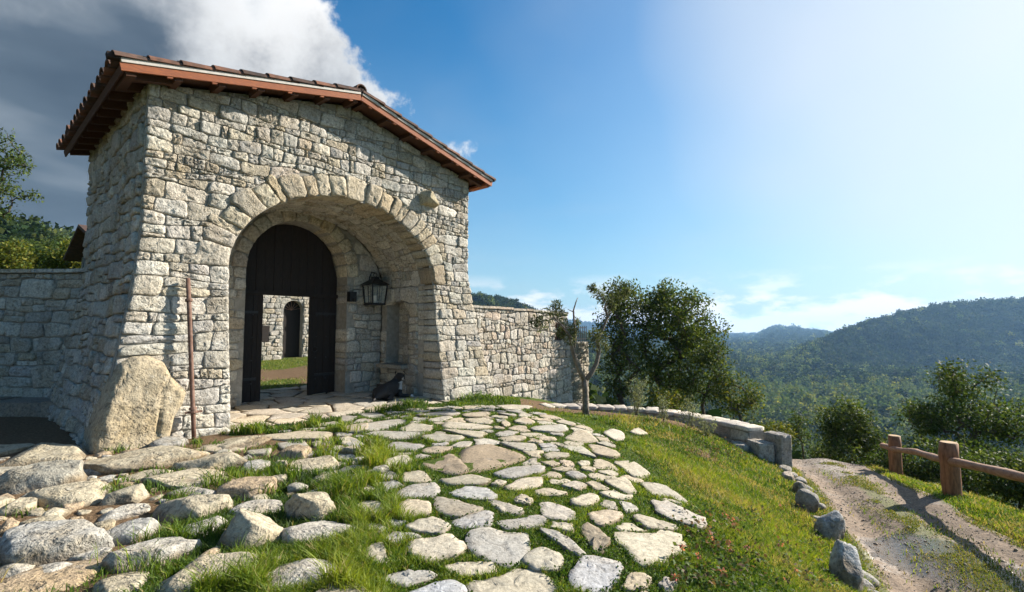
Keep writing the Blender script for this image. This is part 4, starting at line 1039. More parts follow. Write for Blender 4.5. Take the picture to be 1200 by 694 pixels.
def build_paving():
    rng = random.Random(21); k = 0
    special = {(0, 20): (.30, .235, .16), (0, 21): (.29, .23, .16), (4, 5): (.40, .40, .40), (4, 7): (.30, .25, .18), (1, 16): (.40, .41, .42), (1, 7): (.40, .39, .37), (0, 19): (.36, .33, .27), (3, 21): (.42, .38, .32), (1, 2): (.42, .41, .38)}
    for gi, ((ox, oy, sc), polys) in enumerate(FLAGS):
        for pi, poly in enumerate(polys):
            pts = [gnd(ox + x / sc, oy + y / sc, 0.03) for x, y in poly]
            dark = (gi, pi) in ((0, 20), (0, 21), (4, 7))
            flat_stone('paving_stone', pts, GROUND, rng, 0.024 if dark else 0.026, tint=special.get((gi, pi)), rough=0.010 if dark else 0.006, n=22 if gi in (1, 2, 4) else 16)
    fill_joints(rng)
    # flags of the porch floor
    seeds = []; rs = random.Random(8)
    for i in range(9):
        for j in range(8): seeds.append((0.95 + i * 0.58 + rs.uniform(-.2, .2) + (j % 2) * .28, -0.42 + j * 0.66 + rs.uniform(-.18, .18)))
    for c in vcells(seeds, (1.0, -0.62, 5.75, 4.7)):
        cc = c.mean(0)
        poly = inset(resample(c, 24), 0.018)
        pts = [FP(a, b, 0) for a, b in poly]
        flat_stone('paving_stone', pts, GROUND, rng, 0.03, n=14, pal=[(.46, .40, .31), (.43, .39, .32), (.50, .42, .30)], grow_=1.0)
    # paving that carries on behind the camera and to its left
    for _ in range(22):
        x, y = rng.uniform(-1.6, 1.2), rng.uniform(0.8, 2.75)
        if any((x - p[:, 0].mean()) ** 2 + (y - p[:, 1].mean()) ** 2 < 0.30 for p in PAVED): continue
        w = rng.uniform(.16, .32); a0 = rng.uniform(0, 6)
        flat_stone('paving_stone', [(x + math.cos(a0 + t) * w * rng.uniform(.8, 1.2), y + math.sin(a0 + t) * w * .8 * rng.uniform(.8, 1.2)) for t in np.linspace(0, 6.28, 7)[:-1]], GROUND, rng, .05, n=14)
build_paving()

def rock_mesh(name, a, b, c, rng, sub=4, flat=0.0, tint=(.44, .40, .33), facets=18, rough=0.08):
    bm = bmesh.new(); bmesh.ops.create_icosphere(bm, subdivisions=sub, radius=1.0)
    pl = [(Vector((rng.gauss(0, 1), rng.gauss(0, 1), rng.gauss(0, .7))).normalized(), rng.uniform(.58, .88)) for _ in range(facets)]
    pl.append((Vector((rng.gauss(0, .12), rng.gauss(0, .12), 1)).normalized(), 1 - flat))
    off = Vector((rng.uniform(0, 99), rng.uniform(0, 99), rng.uniform(0, 99)))
    for v in bm.verts:
        p = v.co.copy()
        for nrm, dd in pl:
            e = p.dot(nrm) - dd
            if e > 0: p -= nrm * e * 0.96
        p *= 1 + rough * mnoise.fractal(p * 1.6 + off, 1.0, 2.0, 5) - 0.10 * max(0, mnoise.noise(p * 3 + off) - .12) + 0.03 * mnoise.noise(p * 9 + off)
        v.co = (p.x * a, p.y * b, p.z * c)
    me = bpy.data.meshes.new(name); bm.normal_update(); bm.to_mesh(me); bm.free(); co = np.zeros(len(me.vertices) * 3); me.vertices.foreach_get('co', co); co = co.reshape(-1, 3)
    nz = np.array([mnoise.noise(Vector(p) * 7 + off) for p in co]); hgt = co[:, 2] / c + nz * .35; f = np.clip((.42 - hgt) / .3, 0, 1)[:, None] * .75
    T = np.array(tint)[None] * (1 - f) + np.array([(.16, .115, .07)]) * f; set_tint(me, T); me.shade_smooth(); return me
# fieldstones left of the paving: (left, right, top, bottom) in an enlarged view with origin (0,480), scale 2.79; flatness; tint index
ROCKS = [(40,278,105,185,.45,0),(0,255,150,275,.40,1),(300,640,105,200,.55,2),(590,805,125,205,.45,2),(265,370,180,215,.2,3),(120,350,225,320,.35,0),(360,480,230,310,.3,0),(500,770,195,255,.5,2),(510,745,240,365,.25,0),
 (730,890,205,290,.3,4),(790,895,160,205,.2,5),(890,945,150,200,.1,0),(890,1015,100,165,.3,4),(945,1115,155,205,.4,2),(925,1115,240,370,.2,0),(710,915,275,460,.1,2),(905,1170,350,450,.15,5),(350,470,310,360,.3,5),(350,520,350,440,.3,3),
 (380,640,385,520,.1,5),(5,340,335,510,.4,3),(0,105,275,350,.3,2),(0,50,345,400,.3,4),(520,850,470,610,.2,2),(850,1140,485,610,.2,5),(250,355,458,500,.4,5),(0,100,505,545,.5,5),(90,205,505,560,.3,5),(0,310,535,620,.4,4),
 (310,480,540,620,.3,0),(670,850,88,130,.6,2),(60,200,340,420,.4,0),(425,560,205,235,.6,2),(-150,60,110,160,.4,0),(-200,20,170,260,.4,1),(-250,10,280,380,.4,0),(-260,0,400,520,.4,3),(560,660,560,640,.3,4),
 (1020,1120,215,240,.5,2),(640,720,300,345,.3,0),(205,262,300,335,.3,4),(880,950,205,240,.3,0)]
TROCK = [(.40, .35, .25), (.36, .335, .27), (.46, .40, .285), (.38, .365, .325), (.40, .305, .20), (.45, .42, .36)]
ROCKPOS = []
def build_rocks():
    rng = random.Random(77)
    for (l, r, t, b, fl, ti) in ROCKS:
        x0, x1, y0, y1 = l / 2.79, r / 2.79, 480 + t / 2.79, 480 + b / 2.79
        g = gnd((x0 + x1) / 2, y1); d0 = g[1]; wid = (x1 - x0) / FPX * (d0 + .15)
        a = wid / 2; bdep = min(max(a * rng.uniform(.7, .95), .08), .5); D = d0 + bdep * 0.8
        rr = ray((x0 + x1) / 2, y0); ztop = EYE + rr[2] / rr[1] * (D + 0.15 * bdep)
        zg = Hs(g[0] * D / d0, D); c = float(np.clip((ztop - zg) * 0.85, 0.06, 0.30))
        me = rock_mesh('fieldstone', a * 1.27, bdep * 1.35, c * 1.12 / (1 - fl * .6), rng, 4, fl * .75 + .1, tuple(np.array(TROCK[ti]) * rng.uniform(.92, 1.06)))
        o = link('fieldstone', me, GROUND, M_ROCK); xx = (x0 + x1) / 2; px = ray(xx, y1); x = px[0] / px[1] * D
        o.location = (x, D, zg - c * 0.2); o.rotation_euler = (rng.gauss(0, .06), rng.gauss(0, .06), math.atan2(-x, D) * .6 + rng.gauss(0, .25))
        ROCKPOS.append((x, D, a, bdep))
    for _ in range(95):                                              # small stones between them, and more out of view
        x, y = (rng.uniform(-6.2, -1.2), rng.uniform(2.2, 6.4)) if _ < 80 else (rng.uniform(-5, -1.5), rng.uniform(0.5, 2.2))
        if any(((x - p[0]) / (p[2] + .08)) ** 2 + ((y - p[1]) / (p[3] + .08)) ** 2 < 1 for p in ROCKPOS): continue
        s = rng.choice([rng.uniform(.05, .11), rng.uniform(.1, .19)]) if _ < 80 else rng.uniform(.15, .35)
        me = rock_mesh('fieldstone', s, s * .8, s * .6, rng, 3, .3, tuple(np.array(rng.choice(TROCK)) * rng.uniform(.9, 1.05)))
        o = link('fieldstone', me, GROUND, M_ROCK); o.location = (x, y, Hs(x, y) + s * .1); o.rotation_euler = (0, 0, rng.uniform(0, 6)); ROCKPOS.append((x, y, s, s * .8))
def pack_rocks():
    rng = random.Random(99); reg = np.zeros_like(STONE_MASK)
    raster(np.array([gnd(*p)[:2] for p in ((-60, 527), (110, 522), (250, 520), (330, 540), (385, 590), (395, 650), (400, 720), (-60, 720))]), reg)
    cand = np.argwhere(reg); R_ = np.array(ROCKPOS); made = 0
    for _ in range(1500):
        i, j = cand[rng.randrange(len(cand))]; x, y = GX0 + (i + .5) * GC, GY0 + (j + .5) * GC
        R_ = np.array(ROCKPOS); d = np.hypot((x - R_[:, 0]), (y - R_[:, 1])); ang = np.arctan2(y - R_[:, 1], x - R_[:, 0]); er = 1 / np.sqrt((np.cos(ang) / R_[:, 2]) ** 2 + (np.sin(ang) / R_[:, 3]) ** 2)
        free = float((d - er * 1.02).min())
        if free < .05: continue
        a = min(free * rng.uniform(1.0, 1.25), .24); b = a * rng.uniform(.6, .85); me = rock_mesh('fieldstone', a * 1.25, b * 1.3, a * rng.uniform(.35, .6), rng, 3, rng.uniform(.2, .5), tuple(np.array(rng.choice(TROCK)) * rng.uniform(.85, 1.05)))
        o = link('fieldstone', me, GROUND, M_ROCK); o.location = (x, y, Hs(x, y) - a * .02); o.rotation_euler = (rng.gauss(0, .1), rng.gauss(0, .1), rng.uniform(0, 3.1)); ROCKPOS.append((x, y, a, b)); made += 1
        if made >= 75: break
    print('packed rocks', made)
build_rocks(); pack_rocks()

# ------------------------------------------------------------------ boundary walls
def build_right_wall():
    rng = random.Random(31); root = empty('boundary_wall', FP(8.8, 0.2, 0)); tag(root, 'pale rubble boundary wall joined to the right of the gatehouse', 'wall')
    t0, t1, q0 = 6.55, 11.05, 0.12
    topz = lambda t: 2.19 - 0.02 * (t - t0)
    m = lambda s, z, o: FP(s, q0 - 0.14 * max(0, 1 - z / 2.2) - o, z)
    mb = MB(); sheet(mb, m, [t0, 8, 9.5, t1], lambda s: -1.6, topz, 8, -0.012)
    mb2 = lambda s, z, o: FP(s, q0 + .45 + o, z)
    sheet(mb, mb2, [t1, 9, t0], lambda s: -1.6, topz, 2, 0)
    mb.add([m(t1, -1.6, -.012), mb2(t1, -1.6, 0), mb2(t1, topz(t1), 0), m(t1, topz(t1), -.012)], [(0, 1, 2, 3)])
    mb.add([m(t0, topz(t0), -.012), m(t1, topz(t1), -.012), mb2(t1, topz(t1), 0), mb2(t0, topz(t0), 0)], [(0, 1, 2, 3)])
    core = mb.build('wall_core', M_MORTAR, root)
    cells = []
    for c in rubble(t0, t1, -0.95, 2.17, rng, 0.09, 0.27, (0.7, 1.9), 0.045):
        c = c + np.array([[rng.gauss(0, .012), rng.gauss(0, .012)] for _ in c]); c[:, 0] = np.clip(c[:, 0], t0, t1)
        c[:, 1] = np.minimum(c[:, 1], [topz(s) - .05 for s in c[:, 0]]); g = c.mean(0)
        if 10.35 < g[0] < 10.8 and 1.25 < g[1] < 1.78: continue
        cells.append(c)
    ST = []; lay(cells, m, rng, core, PAL_WALL, NF, ST, gap=0.007, proud=0.022, n=12, rough=0.009, minarea=.003); emit_stones(ST, M_STONE, 300)
    # flat coping stones
    s = t0
    while s < t1 - .05:
        L = min(rng.uniform(.3, .6), t1 - s + .04); mb = MB()
        mb.box(basis(FP(s + L / 2, q0 + .2, topz(s + L / 2) - .028 + rng.gauss(0, .006)), ET, -NF, UP), L / 2 - .006, .27, .03, pick(rng, PAL_WALL)); mb.build('coping_stone', M_STONE, root); s += L
    # little shuttered hatch with bars
    h = MB(); h.box(basis(FP(10.57, q0 - .03, 1.5), ET, -NF, UP), .24, .03, .27); hd = h.build('hatch', M_WOODDK, root)
    for k in range(4): b = MB(); b.beam(FP(10.42 + k * .1, q0 - .075, 1.25), FP(10.42 + k * .1, q0 - .075, 1.76), .02, .02, ET); b.build('bar', M_IRON, hd)
    # farther, lower stretch of wall with railing
    root2 = empty('garden_wall', FP(12.2, .9, -.5)); tag(root2, 'lower fine-jointed stone wall topped by an iron railing behind the pruned olive', 'wall')
    a0, a1, qq = 11.1, 13.25, .75; m2 = lambda s, z, o: FP(s, qq - o, z)
    mb = MB(); sheet(mb, m2, [a0, 12, a1], lambda s: -2.2, lambda s: 1.12, 4, -.01); sheet(mb, lambda s, z, o: FP(s, qq + .4, z), [a1, a0], lambda s: -2.2, lambda s: 1.12, 1, 0)
    mb.add([m2(a1, -2.2, -.01), FP(a1, qq + .4, -2.2), FP(a1, qq + .4, 1.12), m2(a1, 1.12, -.01)], [(0, 1, 2, 3)]); mb.add([m2(a0, 1.12, -.01), m2(a1, 1.12, -.01), FP(a1, qq + .4, 1.12), FP(a0, qq + .4, 1.12)], [(0, 1, 2, 3)])
    core2 = mb.build('wall_core', M_MORTAR, root2)
    ST = []; lay(rubble(a0, a1, -1.1, 1.12, rng, .09, .18, (.8, 1.9)), m2, rng, core2, [(.47, .42, .32), (.44, .39, .29), (.50, .45, .36)], NF, ST, gap=.006, proud=.018, n=8, rough=.006, minarea=.002); emit_stones(ST, M_STONE, 300)
    rl = MB()
    for z in (1.22, 1.62): rl.beam(FP(a0, qq + .1, z), FP(a1, qq + .1, z), .025, .025)
    rail = rl.build('railing', M_IRON, root2)
    for k in range(18):
        b = MB(); t = a0 + .05 + k * .125; b.beam(FP(t, qq + .1, 1.12), FP(t, qq + .1, 1.68), .018, .018, ET); b.build('baluster', M_IRON, rail)
build_right_wall()

def build_left_wall():
    rng = random.Random(41); root = empty('shaded_boundary_wall', (-10.5, 9.7, 0)); tag(root, 'shaded rubble boundary wall running left from the gatehouse corner', 'wall')
    x0, x1, y0, T = -13.2, -8.1, 9.75, 2.74
    m = lambda s, z, o: Vector((s, y0 - .02 * (s + 8) - o, z))
    mb = MB(); sheet(mb, m, [x0 - 5, x0, -10, x1], lambda s: -.5, lambda s: T - .03, 6, -.012)
    mb.add([m(x0 - 5, -.5, -.5), m(x1, -.5, -.5), m(x1, T - .03, -.5), m(x0 - 5, T - .03, -.5)], [(3, 2, 1, 0)]); mb.add([m(x0 - 5, T - .03, 0), m(x1, T - .03, 0), m(x1, T - .03, -.5), m(x0 - 5, T - .03, -.5)], [(0, 1, 2, 3)])
    core = mb.build('wall_core', M_MORTAR, root)
    ST = []; lay(rubble(x0, x1, 0.2, T - .05, rng, .16, .36, (.9, 2.3)), m, rng, core, PAL_GATE, (0, -1, 0), ST, gap=.008, proud=.025, n=12); emit_stones(ST, M_STONE, 300)
    s = x0 - 5
    while s < x1 - .1:
        L = min(rng.uniform(.4, .8), x1 - s); b = MB(); b.box(basis(m(s + L / 2, T + rng.gauss(0, .008), -.2), Vector((1, -.02, 0)), Vector((.02, 1, 0)), UP), L / 2 - .006, .3, .035, pick(rng, PAL_GATE)); b.build('coping_stone', M_STONE, root); s += L
    s = x0 - 3
    while s < -8.4:                                                  # low ledge at its foot
        L = rng.uniform(.7, 1.1); b = MB(); b.box(basis(m(s + L / 2, .10, .38), Vector((1, 0, 0)), Vector((0, 1, 0)), UP), L / 2 - .01, .36, .16 + rng.gauss(0, .01), pick(rng, [(.30, .24, .18), (.27, .22, .17)])); b.build('ledge_stone', M_STONE, root); s += L
build_left_wall()

PARA = [(0.75, 12.1, -.26), (1.3, 12.35, -.29), (1.95, 12.45, -.33), (2.6, 12.5, -.36), (3.2, 12.45, -.39), (3.75, 12.25, -.41), (4.2, 11.9, -.43), (4.6, 11.45, -.45), (4.9, 10.95, -.47), (5.12, 10.45, -.49)]
def build_parapet():
    rng = random.Random(51); root = empty('low_retaining_wall', (3, 12.2, -.6)); tag(root, 'low curved retaining wall with pale flat capstones ending at the track', 'low wall')
    P = np.array(PARA); d = np.r_[0, np.cumsum(np.hypot(*np.diff(P[:, :2], axis=0).T))]
    def pt(s): return Vector([np.interp(s, d, P[:, k]) for k in range(3)])
    def fr(s): a = pt(s + .05) - pt(s - .05); a.z = 0; a.normalize(); return a, Vector((-a.y, a.x, 0))
    mb = MB(); ss = np.linspace(0, d[-1], 40); v = []
    for s in ss:
        p = pt(s); a, n = fr(s)
        for o, z in ((.2, -2.6), (.2, p.z - .07), (-.2, p.z - .07), (-.2, -2.6)): v.append((p.x + n.x * o, p.y + n.y * o, z))
    f = [(i * 4 + k, (i + 1) * 4 + k, (i + 1) * 4 + k + 1, i * 4 + k + 1) for i in range(len(ss) - 1) for k in range(3)]; f.append((len(ss) * 4 - 4, len(ss) * 4 - 3, len(ss) * 4 - 2, len(ss) * 4 - 1))
    mb.add(v, f); core = mb.build('wall_core', M_MORTAR, root)
    for sgn, nm in ((1, 'far'), (-1, 'near')):                        # face stones
        mp = lambda s, z, o: Vector((pt(s).x + fr(s)[1].x * sgn * (.2 + o), pt(s).y + fr(s)[1].y * sgn * (.2 + o), pt(s).z - .09 + z))
        ST = []
        for poly in rubble(0, d[-1], -.85, 0, rng, .14, .3, (.9, 2.2)):
            V, F = stone_geo(poly, mp, rng, .008, .02, .05, 10, .008); n = fr(poly[:, 0].mean())[1] * sgn
            ST.append((pix_area(V, 10), core, V, flip_fix(V, F, n), pick(rng, PAL_WALL)))
        emit_stones(ST, M_STONE, 140 if sgn < 0 else 40)
    s = 0.0
    while s < d[-1] - .1:
        L = min(rng.uniform(.22, .48), d[-1] - s); p = pt(s + L / 2); a, n = fr(s + L / 2); w = .26 + rng.uniform(-.03, .03)
        V = []; nn = 20
        out = chaikin(resample(np.array([(-L / 2 + .008, -w), (L / 2 - .008, -w * rng.uniform(.9, 1.05)), (L / 2 - .008, w), (-L / 2 + .008, w * rng.uniform(.9, 1.05))]), 24), 1); out = resample(out, nn)
        zt = rng.gauss(0, .008); rx, ry = rng.gauss(0, .02), rng.gauss(0, .02)
        for k, (sc, z) in enumerate(((1, -.07), (1, -.008), (.98, 0), (.5, .004))):
            for o in out: o = o * sc; V.append((p.x + a.x * o[0] + n.x * o[1], p.y + a.y * o[0] + n.y * o[1], p.z + z + zt + rx * o[0] + ry * o[1] + (rng.gauss(0, .004) if k > 1 else 0)))
        V.append((p.x, p.y, p.z + .006 + zt)); F = [(k * nn + i, k * nn + (i + 1) % nn, (k + 1) * nn + (i + 1) % nn, (k + 1) * nn + i) for k in range(3) for i in range(nn)] + [(3 * nn + i, 3 * nn + (i + 1) % nn, 4 * nn) for i in range(nn)]
        link('capstone', mesh('capstone', V, flip_fix(V, F, UP), np.array(pick(rng, [(.50, .45, .38), (.47, .42, .36), (.53, .47, .38)])), True), root, M_PAVE); s += L
    # upright end slab and the blocks behind it
    def block(c, sx, sy, sz, rz, tint, seed):
        r2 = random.Random(seed); bm = bmesh.new(); bmesh.ops.create_cube(bm, size=2.0); bmesh.ops.subdivide_edges(bm, edges=bm.edges[:], cuts=9, use_grid_fill=True)
        for v in bm.verts:
            q = Vector([math.copysign(min(abs(a), .93 + .07 * (1 - max(abs(b_) for b_ in v.co if b_ is not a) ** 6)), a) for a in v.co])
            k = 1 + .05 * mnoise.fractal(q * 1.5 + Vector((seed, 2, 5)), 1, 2, 5); v.co = (q.x * sx * k * (1 - .10 * (q.z + 1) * .5), q.y * sy * k, q.z * sz * k)
        me = bpy.data.meshes.new('end_stone'); bm.normal_update(); bm.to_mesh(me); bm.free(); set_tint(me, tint); me.shade_smooth()
        o = link('end_stone', me, root, M_ROCK); o.location = c; o.rotation_euler = (0, 0, rz)
    block((5.38, 10.14, -1.06), .15, .24, .57, .32, (.33, .31, .28), 3); block((5.04, 10.16, -1.12), .19, .22, .46, .12, (.38, .35, .30), 5); block((4.70, 10.34, -1.16), .15, .2, .42, -.15, (.40, .36, .30), 7)
build_parapet()

def track_rock(px0, px1, py0, py1, label, tint, seed):
    rng = random.Random(seed); g = gnd((px0 + px1) / 2, py1 - 3); w = (px1 - px0) / FPX * g[1]; h = (py1 - py0) / FPX * g[1]
    o = link('edge_rock', rock_mesh('edge_rock', w * .58, w * .5, h * .75, rng, 4, .2, tint, 12, .09), None, M_ROCK)
    o.location = (g[0], g[1] + w * .35, g[2] + h * .22); o.rotation_euler = (rng.gauss(0, .1), rng.gauss(0, .1), rng.uniform(0, 3)); tag(o, label, 'rock', 'rocks edging the track')
track_rock(932, 948, 567, 584, 'small dark rock edging the track nearest the low retaining wall', (.30, .28, .25), 1)
track_rock(938, 962, 578, 605, 'squat dark rock edging the track right beside the smallest rock', (.28, .26, .23), 2)
track_rock(964, 996, 604, 640, 'blocky grey boulder edging the track above the long pale one', (.30, .30, .29), 3)
track_rock(984, 1024, 640, 700, 'long pale-topped boulder at the foot of the grass bank', (.42, .42, .40), 4)
track_rock(918, 934, 556, 568, 'flat pale stone at the track edge below the wall end', (.42, .36, .30), 5)

def small_edging():
    rng = random.Random(14); k = 0
    for y in np.linspace(3.6, 9.6, 22):
        x = float(np.interp(y, [p[0] for p in RYL], [p[1] for p in RYL])) - .10 + rng.gauss(0, .05); y = y + rng.gauss(0, .06)
        if any(abs(o.location.x - x) < .22 and abs(o.location.y - y) < .26 for o in bpy.data.objects if o.name.startswith('edge_rock')): continue
        a = rng.uniform(.07, .14); o = link('edging_stone', rock_mesh('edging_stone', a * 1.2, a * 1.5, a * .8, rng, 3, .3, rng.choice([(.33, .31, .28), (.40, .37, .32), (.30, .28, .25)]), 14, .08), None, M_ROCK)
        o.location = (x, y, Hs(x, y) + a * .12); o.rotation_euler = (0, 0, rng.uniform(-.5, .2)); near = min((e for e in bpy.data.objects if e.name.startswith('edge_rock')), key=lambda e: (e.location.x - x) ** 2 + (e.location.y - y) ** 2)
        who = {'small': 'the smallest dark rock', 'squat': 'the squat dark rock', 'block': 'the blocky grey boulder', 'long ': 'the long pale-topped boulder', 'flat ': 'the flat pale stone by the wall end'}[near['label'][:5]]
        tag(o, 'small low stone edging the track close to ' + who, 'stone', 'small stones lining the track')
small_edging()

# ------------------------------------------------------------------ house in the court behind the gate
def build_house():
    rng = random.Random(61); root = empty('courtyard_house', FP(7, 15, 0)); tag(root, 'rubble stone house with arched dark door seen through the open gate', 'house')
    Q = 14.06; t0, t1, HZ = 1.95, 12.5, 4.75
    m = lambda s, z, o: FP(s, Q - o, z); dc, dr, ds = 8.80, .45, 2.45
    mb = MB(); dz = lambda s: ds + math.sqrt(max(0, dr ** 2 - (s - dc) ** 2))
    sheet(mb, m, [t0, 4, dc - dr], lambda s: -.3, lambda s: HZ, 3, -.012); sheet(mb, m, [dc + dr, 11, t1], lambda s: -.3, lambda s: HZ, 3, -.012)
    sheet(mb, m, [dc - dr * math.cos(math.pi * k / 10) for k in range(11)], dz, lambda s: HZ, 2, -.012)
    for a, b, c, d in (((t0, Q), (t0, Q + 6), -.3, HZ), ((t1, Q), (t1, Q + 6), -.3, HZ), ((t0, Q + 6), (t1, Q + 6), -.3, HZ)):
        mb.add([FP(a[0], a[1], c), FP(b[0], b[1], c), FP(b[0], b[1], d), FP(a[0], a[1], d)], [(0, 1, 2, 3)])
    pts = [(dc - dr, -.1)] + [(dc - dr * math.cos(math.pi * k / 10), ds + dr * math.sin(math.pi * k / 10)) for k in range(11)] + [(dc + dr, -.1)]
    v = []; 
    for s, z in pts: v += [FP(s, Q, z), FP(s, Q + .4, z)]
    mb.add(v, [(2 * i, 2 * i + 1, 2 * i + 3, 2 * i + 2) for i in range(len(pts) - 1)])
    w = mb.build('wall', M_MORTAR, root)
    cells = []
    for p in rubble(5.8, 11.5, -.1, 4.2, rng, .14, .30, (.9, 2.2)):
        P = resample(p, 16); c = P.mean(0)
        ins = lambda x, z: abs(x - dc) < dr + .02 if z < ds else (x - dc) ** 2 + (z - ds) ** 2 < (dr + .02) ** 2
        if ins(*c) or (7.3 < c[0] < 7.75 and .95 < c[1] < 1.75): continue
        for a in P:
            if ins(*a):
                if a[1] < ds: a[0] = dc + math.copysign(dr + .02, c[0] - dc)
                else: k = math.hypot(a[0] - dc, a[1] - ds) / (dr + .02) + 1e-6; a[0] = dc + (a[0] - dc) / k; a[1] = ds + (a[1] - ds) / k
        cells.append(P)
    ST = []; lay(cells, m, rng, w, PAL_GATE, NF, ST, gap=.008, proud=.025, n=8, minarea=.006); emit_stones(ST, M_STONE, 200)
    d = MB(); v = [FP(dc - dr, Q + .3, -.05), FP(dc + dr, Q + .3, -.05)] + [FP(dc + dr * math.cos(math.pi * k / 10), Q + .3, ds + dr * math.sin(math.pi * k / 10)) for k in range(11)]
    d.add(v, [tuple(range(len(v)))]); dd = d.build('door', M_DOOR, root)
    for k in range(7):
        b = MB(); a = math.pi * (k + .5) / 7; b.beam(FP(dc, Q + .27, ds), FP(dc + .42 * math.cos(a), Q + .27, ds + .42 * math.sin(a)), .014, .014, NF); b.build('fanlight_bar', M_RAIL, dd)
    b = MB(); b.box(basis(FP(7.52, Q + .1, 1.35), ET, -NF, UP), .2, .12, .36); b.build('window', M_DOOR, root)
    r = MB(); ov = .55
    for a, b_ in ((FP(t0 - ov, Q - ov, HZ - .06), FP(t0 - ov, Q + 3, HZ + .95)),):
        pass
    for s in (-1, 1):
        q_e = Q - ov if s < 0 else Q + 6 + ov
        r.add([FP(t0 - ov, q_e, HZ - .02), FP(t1 + ov, q_e, HZ - .02), FP(t1 + ov, Q + 3, HZ + 1.0), FP(t0 - ov, Q + 3, HZ + 1.0), FP(t0 - ov, q_e, HZ - .14), FP(t1 + ov, q_e, HZ - .14), FP(t1 + ov, Q + 3, HZ + .88), FP(t0 - ov, Q + 3, HZ + .88)],
              [(0, 1, 2, 3), (7, 6, 5, 4), (0, 4, 5, 1), (3, 2, 6, 7), (0, 3, 7, 4), (1, 5, 6, 2)], (.7, .6, .55))
    r.build('roof', M_TILE, root)
build_house()

# ------------------------------------------------------------------ small things
def build_lantern():
    root = empty('wall_lantern', FP(5.08, DQ - .22, 2.1)); tag(root, 'black iron wall lantern with candle inside the porch', 'lantern')
    c = FP(5.08, DQ - .30, 0); X, Y = ET, -NF
    def pt(x, y, z): return c + X * x + Y * y + UP * z
    z0, z1 = 2.20, 2.66; w0, w1 = .17, .21
    mb = MB()
    for sx in (-1, 1):
        for sy in (-1, 1): mb.beam(pt(sx * w0, sy * w0, z0), pt(sx * w1, sy * w1, z1), .028, .028, X)
    for z, w in ((z0, w0), (z1, w1)):
        for a, b in (((-w, -w), (w, -w)), ((w, -w), (w, w)), ((w, w), (-w, w)), ((-w, w), (-w, -w))): mb.beam(pt(a[0], a[1], z), pt(b[0], b[1], z), .03, .03)
    for s in (-1, 1): mb.beam(pt(0, s * w0, z0), pt(0, s * w1, z1), .012, .012, X); mb.beam(pt(s * w0, 0, z0), pt(s * w1, 0, z1), .012, .012, Y)
    mb.box(basis(pt(0, 0, z0 - .02), X, Y, UP), w0 + .02, w0 + .02, .012)
    mb.build('cage', M_IRON, root)
    mb = MB(); v = [pt(a * .26, b * .26, z1 + .01) for a, b in ((-1, -1), (1, -1), (1, 1), (-1, 1))] + [pt(a * .07, b * .07, z1 + .15) for a, b in ((-1, -1), (1, -1), (1, 1), (-1, 1))] + [pt(a * .07, b * .07, z1 + .20) for a, b in ((-1, -1), (1, -1), (1, 1), (-1, 1))]
    f = [(3, 2, 1, 0), (8, 9, 10, 11)] + [(k * 4 + i, k * 4 + (i + 1) % 4, k * 4 + 4 + (i + 1) % 4, k * 4 + 4 + i) for k in range(2) for i in range(4)]; mb.add(v, f); mb.build('cap', M_IRON, root)
    mb = MB(); mb.tube([pt(math.cos(a) * .05, 0, z1 + .25 + math.sin(a) * .05) for a in np.linspace(0, 6.28, 13)], .010, 6); mb.build('ring', M_IRON, root)
    mb = MB(); mb.tube([pt(0, .30, z1 - .25), pt(0, .26, z1 + .2), pt(0, .16, z1 + .33), pt(0, .02, z1 + .30)], .016, 6); mb.build('bracket', M_IRON, root)
    mg, nt, b, out = new_mat('lantern_glass'); b.inputs['Base Color'].default_value = (.6, .65, .6, 1); b.inputs['Roughness'].default_value = .08; b.inputs['Alpha'].default_value = .22
    for (x, y, ax) in ((0, -1, X), (1, 0, Y), (-1, 0, Y), (0, 1, X)):
        mb = MB(); s0 = w0 - .012; s1 = w1 - .012
        if ax is X: q = [pt(-s0, y * s0, z0), pt(s0, y * s0, z0), pt(s1, y * s1, z1), pt(-s1, y * s1, z1)]
        else: q = [pt(x * s0, -s0, z0), pt(x * s0, s0, z0), pt(x * s1, s1, z1), pt(x * s1, -s1, z1)]
        mb.add(q, [(0, 1, 2, 3)]); mb.build('glass_pane', mg, root)
    mw = simple_mat('candle_wax', (.75, .70, .58), .6, .1)
    mb = MB(); mb.tube([pt(0, 0, z0), pt(0, 0, z0 + .2)], .045, 10); mb.build('candle', mw, root)
    mb = MB(); mb.tube([pt(.10, .02, z0), pt(.10, .02, z0 + .07)], .035, 8); mb.build('candle', mw, root)
    # hinge block of the door high on the jamb
    h = empty('iron_wall_hook', FP(4.55, DQ - .05, 2.3)); tag(h, 'dark iron hook block on the jamb between door and lantern', 'hook')
    mb = MB(); mb.box(basis(FP(4.60, DQ - .05, 2.36), ET, -NF, UP), .09, .07, .12); mb.build('block', M_IRON, h)
    mb = MB(); mb.tube([FP(4.60, DQ - .1, 2.30), FP(4.60, DQ - .2, 2.26), FP(4.60, DQ - .22, 2.36)], .015, 6); mb.build('hook', M_IRON, h)
build_lantern()

def build_pole():
    a = FP(.62, -.62, -.05); b = FP(.58, -.16, 2.36); root = empty('leaning_pole', a); tag(root, 'rusty brown pole leaning against the left pier of the arch', 'pole')
    d = (b - a); mb = MB(); mb.tube([a + d * t for t in (0, .2, .4, .6, .8, 1)], [.028, .030, .031, .032, .032, .030], 10, jit=.04, rng=random.Random(2)); mb.build('shaft', M_RUST, root, True)
    for t, r in ((.18, .058), (.86, .05), (.20, .05)): mb = MB(); mb.tube([a + d * (t - .008), a + d * (t + .008)], r, 12); mb.build('collar', M_RUST, root)
    mb = MB(); e = a + d * .18; mb.beam(e - ET * .10, e + ET * .12, .025, .03); mb.build('foot_peg', M_RUST, root)
build_pole()

